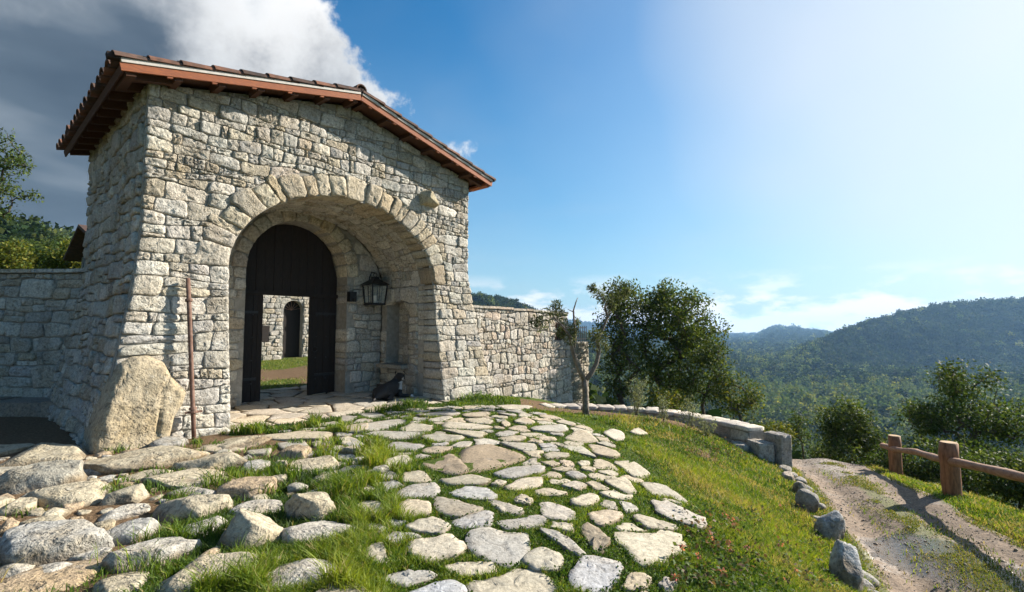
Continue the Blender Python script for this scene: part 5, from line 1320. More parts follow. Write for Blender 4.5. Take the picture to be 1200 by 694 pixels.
def build_fence():
    rng = random.Random(71); root = empty('wooden_fence', (7, 8, -1.04)); tag(root, 'rustic log fence with two posts beside the dirt track', 'fence')
    for px, py, py1, w, dep in ((1115, 578, 519, .125, 8.0), (1050, 556, 511, .118, 10.7)):
        b = at(px, py, dep); t = at(px, py1, dep); h = t.z - b.z
        mb = MB(); n = 6; mb.tube([(b.x + rng.gauss(0, .004), b.y, b.z - .4 + (h + .4) * k / n) for k in range(n + 1)], [w * rng.uniform(.97, 1.05) for _ in range(n)] + [w * .95], 16, jit=.03, rng=rng); p = mb.build('post', M_LOG, root, True)
        mb = MB(); mb.tube([(b.x, b.y, t.z), (b.x, b.y, t.z + .012)], [w * .94, w * .85], 16); mb.build('post_top', M_ENDGRAIN, p)
    pts = [at(*p) for p in ((1034, 522, 11.1), (1050, 527, 10.55), (1075, 530, 9.6), (1097, 537, 8.6), (1116, 541, 7.86), (1150, 548, 7.2), (1200, 560, 6.3), (1300, 585, 5.1), (1480, 625, 3.9))]
    mb = MB(); sm = []; P = np.array([list(p) for p in pts]); d = np.r_[0, np.cumsum(np.linalg.norm(np.diff(P, axis=0), axis=1))]
    for s in np.linspace(0, d[-1], 26): sm.append([np.interp(s, d, P[:, k]) for k in range(3)])
    mb.tube(sm, [.055 * (1 + .10 * math.sin(i * 1.7)) + .012 * i / 26 for i in range(26)], 12, jit=.04, rng=rng); mb.build('rail', M_RAIL, root, True)
    b = at(1480, 625, 3.9); zg = Hs(b.x, b.y); mb = MB(); mb.tube([(b.x + .12, b.y, zg - .4), (b.x + .12, b.y, b.z + .3)], .12, 14); mb.build('post', M_LOG, root, True)
build_fence()

def build_dog():
    # lying dog: belly on the flagstones, head up, forelegs stretched out towards the light
    o0 = FP(5.02, .62, .035); fx = (-NF * -1).normalized() * .86 - ET * .28; fx.normalize(); sd = UP.cross(fx)
    body_dir = (ET * -0.9 + NF * .25).normalized(); side = UP.cross(body_dir)
    def P(x, y, z): return o0 + body_dir * x + side * y + UP * z      # x: from chest towards the rump
    v = []; e = []; r = []
    def add(p, rad, par=None):
        v.append(tuple(p)); r.append(rad); i = len(v) - 1
        if par is not None: e.append((par, i))
        return i
    rump = add(P(.58, 0, .17), (.165, .165)); mid = add(P(.36, 0, .185), (.16, .17), rump); ch = add(P(.12, 0, .22), (.175, .19), mid); nk = add(P(.03, .03, .37), (.11, .115), ch)
    hd = add(P(.02, .07, .50), (.125, .115), nk); mz = add(P(.075, .18, .465), (.070, .06), hd); nose = add(P(.11, .25, .445), (.045, .04), mz)
    for s in (-1, 1):
        sh = add(P(.06, s * .10, .14), (.075, .08), ch); el = add(P(.10, s * .12 + .02, .06), (.05, .05), sh); pw = add(P(-.04, s * .09 + .22, .045), (.038, .036), el); add(P(-.07, s * .09 + .30, .04), (.045, .035), pw)
        hp = add(P(.56, s * .13, .12), (.10, .11), rump); kn = add(P(.42, s * .19, .08), (.07, .06), hp); hk = add(P(.60, s * .22, .05), (.04, .04), kn); add(P(.44, s * .23, .04), (.045, .035), hk)
    t1 = add(P(.78, .04, .08), (.035, .035), rump); add(P(.95, .12, .05), (.022, .022), t1)
    me = bpy.data.meshes.new('body'); me.from_pydata(v, e, []); me.update(); ob = bpy.data.objects.new('body', me); COL.objects.link(ob)
    md = ob.modifiers.new('skin', 'SKIN'); md.use_smooth_shade = True
    for i, rr in enumerate(r): me.skin_vertices[0].data[i].radius = rr
    me.skin_vertices[0].data[mid].use_root = True
    sb = ob.modifiers.new('sub', 'SUBSURF'); sb.levels = 2; sb.render_levels = 2
    dg = bpy.context.evaluated_depsgraph_get(); ev = bpy.data.meshes.new_from_object(ob.evaluated_get(dg)); bpy.data.objects.remove(ob)
    col = np.zeros((len(ev.vertices), 3)) + np.array([.012, .011, .011]); co = np.zeros(len(ev.vertices) * 3); ev.vertices.foreach_get('co', co); co = co.reshape(-1, 3)
    for c, rad in ((P(.04, .17, .28), .10), (P(.10, .25, .42), .045), (P(-.07, .30 + .09, .03), .07), (P(-.07, .30 - .09, .03), .07)):
        w = np.linalg.norm(co - np.array(c), axis=1) < rad; col[w] = (.55, .54, .52)
    set_tint(ev, col); ev.shade_smooth(); ev.materials.clear()
    root = empty('dog', o0); tag(root, 'black dog with white chest lying in the shade of the porch', 'dog')
    mf, nt, b, out = new_mat('dog_fur'); at_ = NN(nt, 'ShaderNodeAttribute', attribute_name='tint').outputs['Color']; nt.links.new(at_, b.inputs['Base Color']); b.inputs['Roughness'].default_value = .7
    nt.links.new(bump(nt, noise_t(nt, pos(nt), 90, 2), .5, .01), b.inputs['Normal'])
    bo = link('body', ev, root, mf)
    hp_ = Vector(v[hd])
    for s in (-1, 1):                                                 # ears, eyes
        mb = MB(); b0 = P(.02 + s * .10, .06 - s * .03, .59); mb.add([b0 + body_dir * -.03, b0 + body_dir * .03, b0 + body_dir * (s * .06) - UP * .09 + side * .03, b0 + side * -.025], [(0, 1, 2), (0, 2, 3), (1, 3, 2), (0, 3, 1)], (.012, .011, .011)); mb.build('ear', mf, root, True)
        mb = MB(); c = P(.06 + s * .045, .172 - s * .02, .52); mb.tube([c - side * .006, c + side * .004], [.010, .006], 8); mb.build('eye', M_IRON, root)
    mb = MB(); c = P(.125, .285, .452); mb.tube([c - side * .015, c + side * .008], [.022, .012], 8); mb.build('nose', M_IRON, root)
build_dog()

# ------------------------------------------------------------------ vegetation
def leaf_cloud(centers, radii, per, size, cols, rs, aspect=0.5, droop=0.0, flat=1.0, curl=0.25):
    """leaf quads scattered round cluster centres; returns V, F, tint"""
    C = np.asarray(centers, float); n = len(C); per = np.broadcast_to(per, (n,)).astype(int); idx = np.repeat(np.arange(n), per); N = len(idx)
    d = rs.normal(size=(N, 3)); d /= np.linalg.norm(d, axis=1)[:, None]; rad = np.broadcast_to(radii, (n,))[idx] * rs.uniform(0.15, 1.0, N) ** 0.55
    d[:, 2] *= flat; p = C[idx] + d * rad[:, None]
    ax = rs.normal(size=(N, 3)) + d * 0.8; ax[:, 2] -= droop; ax /= np.linalg.norm(ax, axis=1)[:, None]
    up = rs.normal(size=(N, 3)) * 0.8 + np.array([0, 0, 0.8]); sd = np.cross(ax, up); sd /= (np.linalg.norm(sd, axis=1)[:, None] + 1e-6); nm = np.cross(sd, ax)
    s = size * rs.uniform(0.6, 1.35, N)[:, None]
    a = p; b = p + ax * s * 0.5 + sd * s * aspect * 0.5 - nm * s * curl * .2; c = p + ax * s - nm * s * curl; e = p + ax * s * 0.5 - sd * s * aspect * 0.5 - nm * s * curl * .2
    V = np.stack([a, b, c, e], 1).reshape(-1, 3); F = np.arange(N * 4).reshape(-1, 4)
    cc = np.asarray(cols, float); t = cc[rs.integers(0, len(cc), N)] * rs.uniform(.75, 1.25, N)[:, None]
    tone = np.repeat(rs.uniform(.8, 1.2, n), per)[:, None]; t = t * tone
    return V, F, np.repeat(t, 4, 0)
def grow(base, fork, attract, rs, r_tip=0.006, r_max=0.3, expo=0.5):
    """branches from a trunk to every attractor; returns list of (points, radii)"""
    P = [np.array(base, float)]; par = [-1]
    base = np.array(base, float); fork = np.array(fork, float); nt_ = 5
    for k in range(1, nt_ + 1): P.append(base + (fork - base) * k / nt_ + rs.normal(size=3) * 0.02 * np.linalg.norm(fork - base) * (k < nt_)); par.append(len(P) - 2)
    A = np.asarray(attract, float); order = np.argsort(np.linalg.norm(A - fork, axis=1)); chains = []
    for i in order:
        a = A[i]; Q = np.array(P[3:]); dd = np.linalg.norm(Q - a, axis=1) + np.maximum(0, Q[:, 2] - a[2]) * 1.2 + 0.12 * np.linalg.norm(Q - fork, axis=1); j = int(np.argmin(dd)) + 3
        p0 = P[j]; L = np.linalg.norm(a - p0); out = p0 - fork; out = out / (np.linalg.norm(out) + 1e-6)
        mid = (p0 + a) / 2 + (out * 0.12 + np.array([0, 0, .10])) * L + rs.normal(size=3) * 0.05 * L; prev = j; ids = [j]
        m = 4 if L > .5 else 3
        for t in np.linspace(0, 1, m + 1)[1:]:
            P.append((1 - t) ** 2 * p0 + 2 * t * (1 - t) * mid + t * t * a); par.append(prev); prev = len(P) - 1; ids.append(prev)
        chains.append(ids)
    cnt = np.zeros(len(P)); 
    for ids in chains: cnt[ids[-1]] += 1
    for i in range(len(P) - 1, 0, -1): cnt[par[i]] += cnt[i]
    rad = np.minimum(r_tip * np.maximum(cnt, 1) ** expo, r_max); res = [([P[k] for k in range(nt_ + 1)], [rad[k] * (1.25 if k == 0 else 1) for k in range(nt_ + 1)])]
    for ids in chains: res.append(([P[k] for k in ids], [min(rad[ids[0]], rad[ids[1]] * 1.15)] + [rad[k] for k in ids[1:]]))
    return res
def ell_pts(n, c, r, rs, lo=0.45):
    d = rs.normal(size=(n, 3)); d /= np.linalg.norm(d, axis=1)[:, None]; return np.array(c) + d * np.array(r) * (rs.uniform(lo ** 3, 1, n) ** (1 / 3))[:, None]
GREEN_OAK = [(.052, .085, .024), (.068, .106, .030), (.095, .132, .036), (.038, .064, .019), (.13, .155, .042)]
GREEN_YEL = [(.10, .13, .022), (.14, .155, .025), (.075, .11, .02), (.18, .17, .03)]
GREEN_MID = [(.045, .08, .02), (.06, .10, .024), (.08, .115, .026), (.035, .06, .018)]
GREEN_OLV = [(.085, .105, .055), (.12, .14, .07), (.065, .085, .035), (.16, .175, .10)]
def tree(name, label, base, lobes, rs_seed, n_att=90, per=60, leaf=0.09, clr=0.32, cols=GREEN_OAK, fork_h=None, cat='tree', group=None, trunk_r=None, r_tip=.006, aspect=.5, lo=.35, flat=.8, bark=None, multi=None, sparse=None):
    """lobes: list of (centre xyz, radii xyz, weight)"""
    rs = np.random.default_rng(rs_seed); root = empty(name, base); tag(root, label, cat, group)
    w = np.array([l[2] for l in lobes], float); w /= w.sum(); A = np.concatenate([ell_pts(max(3, int(n_att * ww)), l[0], l[1], rs, lo) for l, ww in zip(lobes, w)])
    A = A[A[:, 2] > base[2] + .12]
    cz = min(l[0][2] - l[1][2] * .6 for l in lobes); cx = np.average([l[0] for l in lobes], axis=0, weights=w); fh = fork_h if fork_h is not None else max(.25, (cz - base[2]))
    fork = np.array([base[0] * .6 + cx[0] * .4, base[1] * .6 + cx[1] * .4, base[2] + fh]); mb = MB()
    for pts, rad in grow(base, fork, A, rs, r_tip, trunk_r or .3): mb.tube(pts, rad, 6)
    mb.build('trunk', bark or M_BARK, root, True)
    V, F, t = leaf_cloud(A, clr, per, leaf, cols, rs, aspect, flat=flat)
    link('crown', np_mesh('crown', V, F, t), root, M_LEAF)
    return root

# pruned olive in front of the wall: limbs read off the photograph, all at the tree's own distance
def build_olive():
    rs = np.random.default_rng(5); D = 9.85; g = gnd(687, 487); D = g[1]
    root = empty('pruned_olive_tree', g); tag(root, 'small pruned olive tree with forked trunk and leafy tufts before the wall', 'tree')
    def pl(pts, dy): return [np.array(at(x, y, D + d_)) for (x, y), d_ in zip(pts, np.linspace(0, dy, len(pts)))]
    limbs = [([(687, 490), (686, 475), (686, 458), (685, 445)], 0, [.085, .068, .062, .066]),
             ([(685, 447), (679, 434), (674, 420), (670, 405), (668, 394), (662, 386), (655, 378), (649, 372), (642, 378)], -.5, [.055, .048, .044, .040, .036, .030, .022, .015, .008]),
             ([(672, 412), (674, 395), (673, 380), (672, 364), (675, 354), (677, 349)], .25, [.036, .030, .024, .018, .012, .006]), ([(673, 366), (668, 364), (665, 362)], .1, [.012, .008, .004]),
             ([(685, 447), (693, 437), (699, 426), (702, 412), (700, 398), (706, 386), (712, 372), (709, 360), (712, 352), (722, 349), (731, 347)], .4, [.055, .050, .046, .044, .040, .036, .030, .026, .022, .014, .007]),
             ([(712, 372), (716, 362), (719, 352)], .5, [.018, .013, .008]), ([(710, 358), (706, 348), (700, 342)], .1, [.015, .010, .005]), ([(655, 378), (651, 366), (655, 360)], -.2, [.015, .010, .005]), ([(649, 372), (640, 374), (632, 380)], -.3, [.012, .008, .004])]
    mb = MB()
    for pts, dy, rad in limbs: mb.tube(pl(pts, dy), rad, 9, jit=.06, rng=random.Random(4))
    mb.build('trunk', M_OLIVE, root, True)
    tufts = [((640, 370), .16), ((648, 364), .15), ((634, 380), .14), ((628, 376), .11), ((656, 368), .13), ((663, 384), .14), ((652, 358), .09), ((672, 388), .10), ((668, 398), .10), ((676, 378), .06), ((698, 402), .15), ((704, 394), .14), ((696, 392), .10), ((709, 405), .08), ((700, 344), .11), ((706, 350), .10), ((694, 338), .07), ((728, 346), .11), ((720, 352), .10), ((735, 342), .08), ((716, 360), .07), ((658, 390), .09)]
    C = [np.array(at(p[0], p[1], D + rs.uniform(-.25, .25))) for p, r in tufts]
    V, F, t = leaf_cloud(C, [r * 1.15 for p, r in tufts], 150, .075, GREEN_OLV + [(.05, .075, .02)], rs, .28)
    tw = MB()
    for c, (p, r) in zip(C, tufts):
        for _ in range(6): dv = rs.normal(size=3); dv /= np.linalg.norm(dv); tw.tube([c - dv * r * .2, c + dv * r * .9 + np.array([0, 0, .03])], [.004, .002], 4)
    cr = link('crown', np_mesh('crown', V, F, t), root, M_LEAF); tw.build('twig', M_BARK, cr)
build_olive()

def gz(x, y): return Hs(x, y)
def PX(px, py, d): return tuple(at(px, py, d))
def lobe(px, py, d, rx, rz, w, ry=None): s = d / FPX; return (PX(px, py, d), (rx * s, (ry if ry else rx) * s, rz * s), w)
def base_at(px, d, dz=0): x = (px - 600) / FPX * d * 1.0; return (x, d, gz(x, d) - .1 + dz)
tree('evergreen_oak', 'big dark evergreen oak behind the low retaining wall', base_at(775, 17.5), [lobe(795, 372, 17.5, 42, 36, 3), lobe(770, 395, 17.2, 40, 45, 3), lobe(812, 392, 17.8, 32, 38, 2), lobe(790, 350, 17.5, 26, 20, 1), lobe(765, 352, 17.6, 20, 18, .8), lobe(780, 440, 17.2, 38, 34, 2)], 1, 210, 84, .11, .40, trunk_r=.16, r_tip=.009)
tree('evergreen_oak', 'slim greyish evergreen oak between the pruned olive and the big oak', base_at(728, 16.5), [lobe(732, 350, 16.5, 22, 22, 1.2), lobe(722, 385, 16.5, 22, 38, 1.6), lobe(728, 435, 16.5, 26, 36, 1.6)], 2, 110, 70, .10, .36, cols=GREEN_OAK + [(.07, .085, .05)], trunk_r=.10, r_tip=.008)
tree('leafy_shrub', 'dark shrub under the right side of the big oak', base_at(822, 16.0), [lobe(822, 442, 16.0, 26, 34, 2), lobe(838, 418, 16.2, 14, 20, 1)], 3, 70, 70, .09, .34, trunk_r=.06, cat='shrub')
tree('young_tree', 'small sunlit yellow-green tree right of the big oak', base_at(866, 15.5), [lobe(862, 462, 15.5, 24, 22, 2), lobe(880, 478, 15.4, 18, 18, 1), lobe(848, 455, 15.6, 12, 14, .7)], 4, 70, 44, .085, .30, cols=GREEN_YEL + GREEN_MID, trunk_r=.05)
tree('leafy_shrub', 'yellow-green shrub just behind the retaining wall under the oak', base_at(780, 14.6), [lobe(782, 470, 14.6, 18, 16, 1)], 41, 24, 45, .08, .25, cols=GREEN_YEL, trunk_r=.03, cat='shrub')
tree('young_tree', 'thin small tree below the end of the retaining wall', base_at(938, 18.0), [lobe(938, 500, 18.0, 15, 18, 1), lobe(925, 512, 18, 14, 12, .6)], 5, 40, 36, .09, .30, cols=GREEN_MID + [(.10, .12, .05)], trunk_r=.05)
tree('bushy_tree', 'round dark bushy tree where the track bends away', base_at(1000, 15.6), [lobe(990, 495, 15.6, 22, 26, 2), lobe(1015, 512, 15.4, 18, 22, 1.5), lobe(998, 535, 15.4, 36, 24, 1.5)], 6, 120, 80, .09, .34, trunk_r=.08)
tree('broadleaf_tree', 'open-crowned broadleaf tree standing behind the log fence', base_at(1128, 13.0), [lobe(1135, 445, 13, 28, 24, 1.6), lobe(1105, 482, 13, 38, 20, 1.6), lobe(1165, 485, 13, 40, 22, 1.6), lobe(1195, 500, 12.8, 34, 20, 1), lobe(1130, 515, 12.8, 50, 26, 1.8), lobe(1085, 495, 13.2, 22, 16, .7)], 7, 190, 58, .085, .30, cols=GREEN_MID + GREEN_OAK, trunk_r=.11, r_tip=.007)
shr = [(1075, 540, 11.4, 34, 24, GREEN_OAK, 'dark low shrub behind the fence by the farther post'), (1140, 548, 10.6, 36, 26, GREEN_MID, 'mid green shrub behind the fence by the nearer post'), (1185, 560, 9.4, 34, 26, GREEN_OAK, 'dark shrub behind the log rail with yellow flowers before it'), (1040, 545, 14.0, 26, 14, GREEN_MID, 'low shrub between the bushy tree and the fence'), (1240, 560, 9.0, 40, 34, GREEN_OAK, 'dark shrub behind the outer end of the log rail'), (905, 512, 15.0, 20, 14, GREEN_YEL, 'yellow-green shrub behind the upright end stone'), (965, 535, 17.0, 18, 10, GREEN_MID, 'low scrub at the far bend of the track')]
for k, (px, py, d, rx, rz, cols, lab) in enumerate(shr):
    tree('leafy_shrub', lab, base_at(px, d), [lobe(px, py, d, rx, rz, 1)], 20 + k, 60, 60, .07, .26, cols=cols, trunk_r=.04, cat='shrub', r_tip=.004, fork_h=.15)
# silvery saplings on the soil bed
for k, (px, py, h, lab) in enumerate(((745, 488, 36, 'silvery olive sapling on the soil bed, the fullest one'), (778, 496, 22, 'small silvery sapling right of the fullest one'), (810, 503, 26, 'thin silvery sapling near the curve of the low wall'), (829, 512, 18, 'low grey-green sapling above the leafy ground plants'))):
    g = gnd(px, py); s = g[1] / FPX; rs = np.random.default_rng(90 + k); root = empty('olive_sapling', g); tag(root, lab, 'sapling', 'silvery saplings on the soil bed')
    mb = MB(); C = []
    for j in range(7 if k == 0 else 4):
        tip = g + np.array([rs.normal() * 6 * s, rs.normal() * 6 * s, h * 1.35 * s * rs.uniform(.6, 1.05)]); md = (g + tip) / 2 + rs.normal(size=3) * 1.5 * s; mb.tube([g, md, tip], [.006, .005, .002], 5)
        for t in np.linspace(.25, 1, 7): C.append((1 - t) ** 2 * g + 2 * t * (1 - t) * md + t * t * tip)
    mb.build('stem', M_BARK, root); V, F, t = leaf_cloud(C, .085, 16, .05, [(.20, .22, .15), (.25, .27, .20), (.15, .18, .11)], rs, .32); link('foliage', np_mesh('foliage', V, F, t), root, M_LEAF)
# trees on the left, behind the shaded wall
tree('overhanging_tree', 'leafy tree reaching in beside the clouds left of the gatehouse roof', base_at(-110, 12.5), [lobe(0, 178, 12.5, 20, 24, 1.2), lobe(-14, 212, 12.4, 30, 18, 1.0), lobe(22, 195, 12.5, 16, 10, .5), lobe(-70, 190, 12.5, 46, 50, 2), lobe(22, 228, 12.5, 16, 5, .3), lobe(2, 246, 12.5, 12, 9, .3), lobe(-100, 240, 12.5, 50, 50, 2)], 8, 210, 26, .08, .20, cols=GREEN_OAK + GREEN_MID, trunk_r=.16, r_tip=.006, fork_h=2.2)
lt = [(8, 302, 26, 18, GREEN_YEL, 'yellow-green tree crown behind the shaded wall at its outer end'), (52, 302, 30, 18, GREEN_MID, 'dark green tree crown in the middle behind the shaded wall'), (84, 302, 28, 17, GREEN_YEL, 'yellow-green tree crown behind the shaded wall next to the gatehouse'), (30, 296, 38, 15, GREEN_OAK, 'darker tree crown further back above the shaded wall'), (-40, 305, 27, 24, GREEN_MID, 'broad tree crown behind the outer end of the shaded wall'), (70, 292, 42, 14, GREEN_OAK, 'dark tree crown further back beside the house roof')]
for k, (px, py, d, r, cols, lab) in enumerate(lt):
    tree('background_tree', lab, base_at(px, d), [lobe(px, py, d, r * 1.15, r, 1), lobe(px + r * .6, py + r * .5, d, r * .8, r * .7, .7), lobe(px - r * .6, py + r * .6, d, r * .8, r * .7, .7)], 60 + k, 80, 55, .17, .5, cols=cols, trunk_r=.12, group='trees behind the shaded wall')

# yellow flowering plant by the fence
def flower_bush():
    rs = np.random.default_rng(3); g = gnd(1170, 590); root = empty('yellow_flower_bush', g); tag(root, 'small plant with bright yellow flowers below the log rail', 'plant')
    C = [g + np.array([rs.normal() * .10, rs.normal() * .08, rs.uniform(.05, .32)]) for _ in range(22)]; mb = MB()
    for c in C: mb.tube([g, (g + c) / 2 + rs.normal(size=3) * .02, c], [.004, .003, .002], 4)
    mb.build('stem', M_BARK, root); V, F, t = leaf_cloud(C, .08, 12, .045, GREEN_MID, rs, .5); link('foliage', np_mesh('foliage', V, F, t), root, M_LEAF)
    V, F, t = leaf_cloud([c + np.array([0, -.03, .06]) for c in C], .05, 8, .032, [(.75, .55, .02), (.80, .62, .05)], rs, .8); link('blossom', np_mesh('blossom', V, F, t), root, M_LEAF)
flower_bush()

# ------------------------------------------------------------------ grass, ground plants, gravel
for p in PAVED: raster(p.mean(0) + (p - p.mean(0)) * 0.93)
for (x, y, a, b) in ROCKPOS: th = np.linspace(0, 6.28, 20); raster(np.stack([x + np.cos(th) * a * .85, y + np.sin(th) * b * .85], 1))
def on_stone(x, y):
    i = ((x - GX0) / GC).astype(int); j = ((y - GY0) / GC).astype(int); ok = (i >= 0) & (j >= 0) & (i < STONE_MASK.shape[0]) & (j < STONE_MASK.shape[1])
    r = np.zeros(x.shape, bool); r[ok] = STONE_MASK[i[ok], j[ok]]; return r
def blades(x, y, z, h, w, cols, rs, lean=0.5):
    N = len(x); a = rs.uniform(0, 6.283, N); dx, dy = np.cos(a), np.sin(a); b = rs.uniform(0, 6.283, N); lx, ly = np.cos(b) * h * lean * rs.uniform(.2, 1.2, N), np.sin(b) * h * lean * rs.uniform(.2, 1.2, N)
    B = np.stack([x, y, z - .01], 1); S = np.stack([dx, dy, np.zeros(N)], 1) * (w / 2)[:, None]
    M = B + np.stack([lx * .3, ly * .3, h * .6], 1); T = B + np.stack([lx, ly, h * rs.uniform(.8, 1.0, N)], 1)
    V = np.stack([B - S, B + S, M + S * .75, M - S * .75, T], 1).reshape(-1, 3); o = np.arange(N)[:, None] * 5
    F = np.concatenate([o + [0, 1, 2], o + [0, 2, 3], o + [3, 2, 4]], 1).reshape(-1, 3)
    return V, F, np.repeat(cols, 5, 0)
def build_grass():
    rs = np.random.default_rng(12); N = 620000
    az = np.radians(rs.uniform(-52, 54, N)); r = np.exp(rs.uniform(math.log(2.3), math.log(15.5), N)); x, y = r * np.sin(az), r * np.cos(az)
    t, q = tq(x, y); v = road_v(x, y); g = grass_mask(x, y)
    inroad = (v > .04) & (v < .96)
    nz = fbm2(x, y, 1.7, 3, 8.0)
    strip = np.exp(-((v - .52) / .14) ** 2) * (1 - sstep(9.5, 11, y)) * sstep(-.5, .2, nz) * 1.2 + (np.abs(v - .5) > .40) * .9 * sstep(-.5, .1, nz)
    g = np.where(inroad, np.minimum(strip, 1) * .95, g)
    keep = (rs.uniform(size=N) < g) & ~on_stone(x, y)
    keep &= ~((q > -.5) & (q < 4.6) & (t > -.6) & (t < 7.2))
    keep &= ~((q > -.02) & (t > 6.4)) & ~((y > 9.2) & (x < -7.5))
    keep &= ~((x < -5.6) & (y > 6.5))
    for px, py, _ in PARA: keep &= (x - px) ** 2 + (y - py) ** 2 > .27 ** 2
    keep &= ~((y > 12.4) & (x > .5) & (x < 6))
    x, y, nz, v, q, t = x[keep], y[keep], nz[keep], v[keep], q[keep], t[keep]; inroad = inroad[keep]; n = len(x); r = np.hypot(x, y)
    left = 1 - sstep(-1.5, -.5, x + .12 * (y - 4)); slope = sstep(1.6, 2.4, x)
    clump = fbm2(x, y, 4.2, 3, 3.0); big = fbm2(x, y, 1.1, 2, 1.5)
    h = .024 + .012 * rs.uniform(size=n) + .028 * sstep(.1, .8, clump) + slope * (.03 + .03 * sstep(-.2, .6, big)) + left * (.045 + .10 * sstep(.15, .8, clump))
    fresh = np.exp(-((x + 1.15 + .16 * (y - 3.6)) / .36) ** 2) * (y < 6.5); h = h + fresh * .06
    gx, gy = FP(6.2, -.55, 0).x, FP(6.2, -.55, 0).y; tuft = np.exp(-(((x - gx) / .8) ** 2 + ((y - gy) / .5) ** 2)); h = h + tuft * .13
    bed = sstep(9.6, 10.4, y) * (x > .4) * (1 - sstep(5.4, 6, x)); h = h + bed * .02
    h = np.where(inroad, .03 + .03 * rs.uniform(size=n), h) * rs.uniform(.65, 1.25, n)
    pal = np.array([(.060, .115, .012), (.095, .165, .016), (.15, .22, .022), (.24, .29, .030), (.36, .29, .12), (.04, .08, .012)])
    u = np.clip(.42 + .20 * clump + .18 * big + rs.normal(size=n) * .16 + fresh * .40 + slope * .14 - left * .04, 0, .999)
    k = (u * 3.99).astype(int); k = np.clip(k, 0, 3); mid = np.exp(-(((x - 2.9) / .9) ** 2 + ((y - 8.2) / 1.7) ** 2)); dry = rs.uniform(size=n) < (.06 + .34 * slope * sstep(-.1, .6, nz) + .10 * slope + .35 * mid * sstep(-.4, .4, nz)); k = np.where(dry, 4, k); k = np.where((u < .22), 5, k)
    cols = pal[k] * rs.uniform(.8, 1.2, n)[:, None]
    w = np.maximum(.0045, .0011 * r) * rs.uniform(.8, 1.5, n) * (1 + left * .3)
    V, F, tnt = blades(x, y, Hq(x, y), h, w, cols, rs, .75)
    o = link('grass', np_mesh('grass', V, F, tnt), None, M_GRASS); tag(o, 'green grass growing between the paving stones and down the bank', 'grass', kind='stuff')
    # clover and small broad leaves in the joints and on the bank
    sel = rs.uniform(size=n) < .16 * (1 - .6 * inroad); cx = np.stack([x[sel], y[sel], Hq(x[sel], y[sel]) + .012 + .012 * rs.uniform(size=sel.sum())], 1)
    V, F, tnt = leaf_cloud(cx, .02, 2, .018, [(.05, .10, .015), (.075, .13, .02), (.035, .075, .012)], rs, .8); o = link('clover', np_mesh('clover', V, F, tnt), None, M_LEAF); tag(o, 'small broad-leaved clover spread through the turf', 'clover', kind='stuff')
    return None
build_grass()
def court_grass():
    rs = np.random.default_rng(19); n = 26000; t = rs.uniform(3.2, 11.5, n); q = rs.uniform(4.7, 13.9, n); x = O2[0] + E2[0] * t - N2[0] * q; y = O2[1] + E2[1] * t - N2[1] * q
    k = rs.uniform(size=n) < grass_mask(x, y); x, y = x[k], y[k]; n = len(x); pal = np.array([(.07, .13, .014), (.12, .19, .02), (.20, .25, .03), (.30, .26, .10)]); c = pal[rs.integers(0, 4, n)]
    V, F, tt = blades(x, y, Hq(x, y), .06 * rs.uniform(.5, 1.5, n), .014 * rs.uniform(.7, 1.4, n), c, rs, .8); o = link('court_grass', np_mesh('court_grass', V, F, tt), None, M_GRASS); tag(o, 'patchy grass in the courtyard beyond the open door', 'grass', kind='stuff')
court_grass()
def track_grass():
    rs = np.random.default_rng(29); n = 26000; y = np.exp(rs.uniform(math.log(3.2), math.log(11.5), n)); a = rs.uniform(size=n) < .68
    v = np.where(a, rs.normal(.53, .075, n), np.where(rs.uniform(size=n) < .6, rs.uniform(0, .13, n), rs.uniform(.88, 1, n)))
    l = np.interp(y, [p[0] for p in RYL], [p[1] for p in RYL]); r = np.interp(y, [p[0] for p in RYR], [p[1] for p in RYR]); x = l + (r - l) * v
    k = (fbm2(x, y, 2.1, 3, 8.0) > np.where(a, -.25 + .6 * sstep(7.5, 10.5, y), -.5)); x, y, v = x[k], y[k], v[k]; n = len(x)
    pal = np.array([(.08, .12, .016), (.13, .17, .022), (.20, .21, .035), (.26, .22, .08)]); c = pal[rs.integers(0, 4, n)] * rs.uniform(.8, 1.2, n)[:, None]
    V, F, tt = blades(x, y, road_z(x, y, v), rs.uniform(.015, .05, n), np.maximum(.005, .0012 * y) * rs.uniform(.8, 1.4, n), c, rs, .9); o = link('track_grass', np_mesh('track_grass', V, F, tt), None, M_GRASS); tag(o, 'thin grass along the middle and verges of the track', 'grass', kind='stuff')
track_grass()
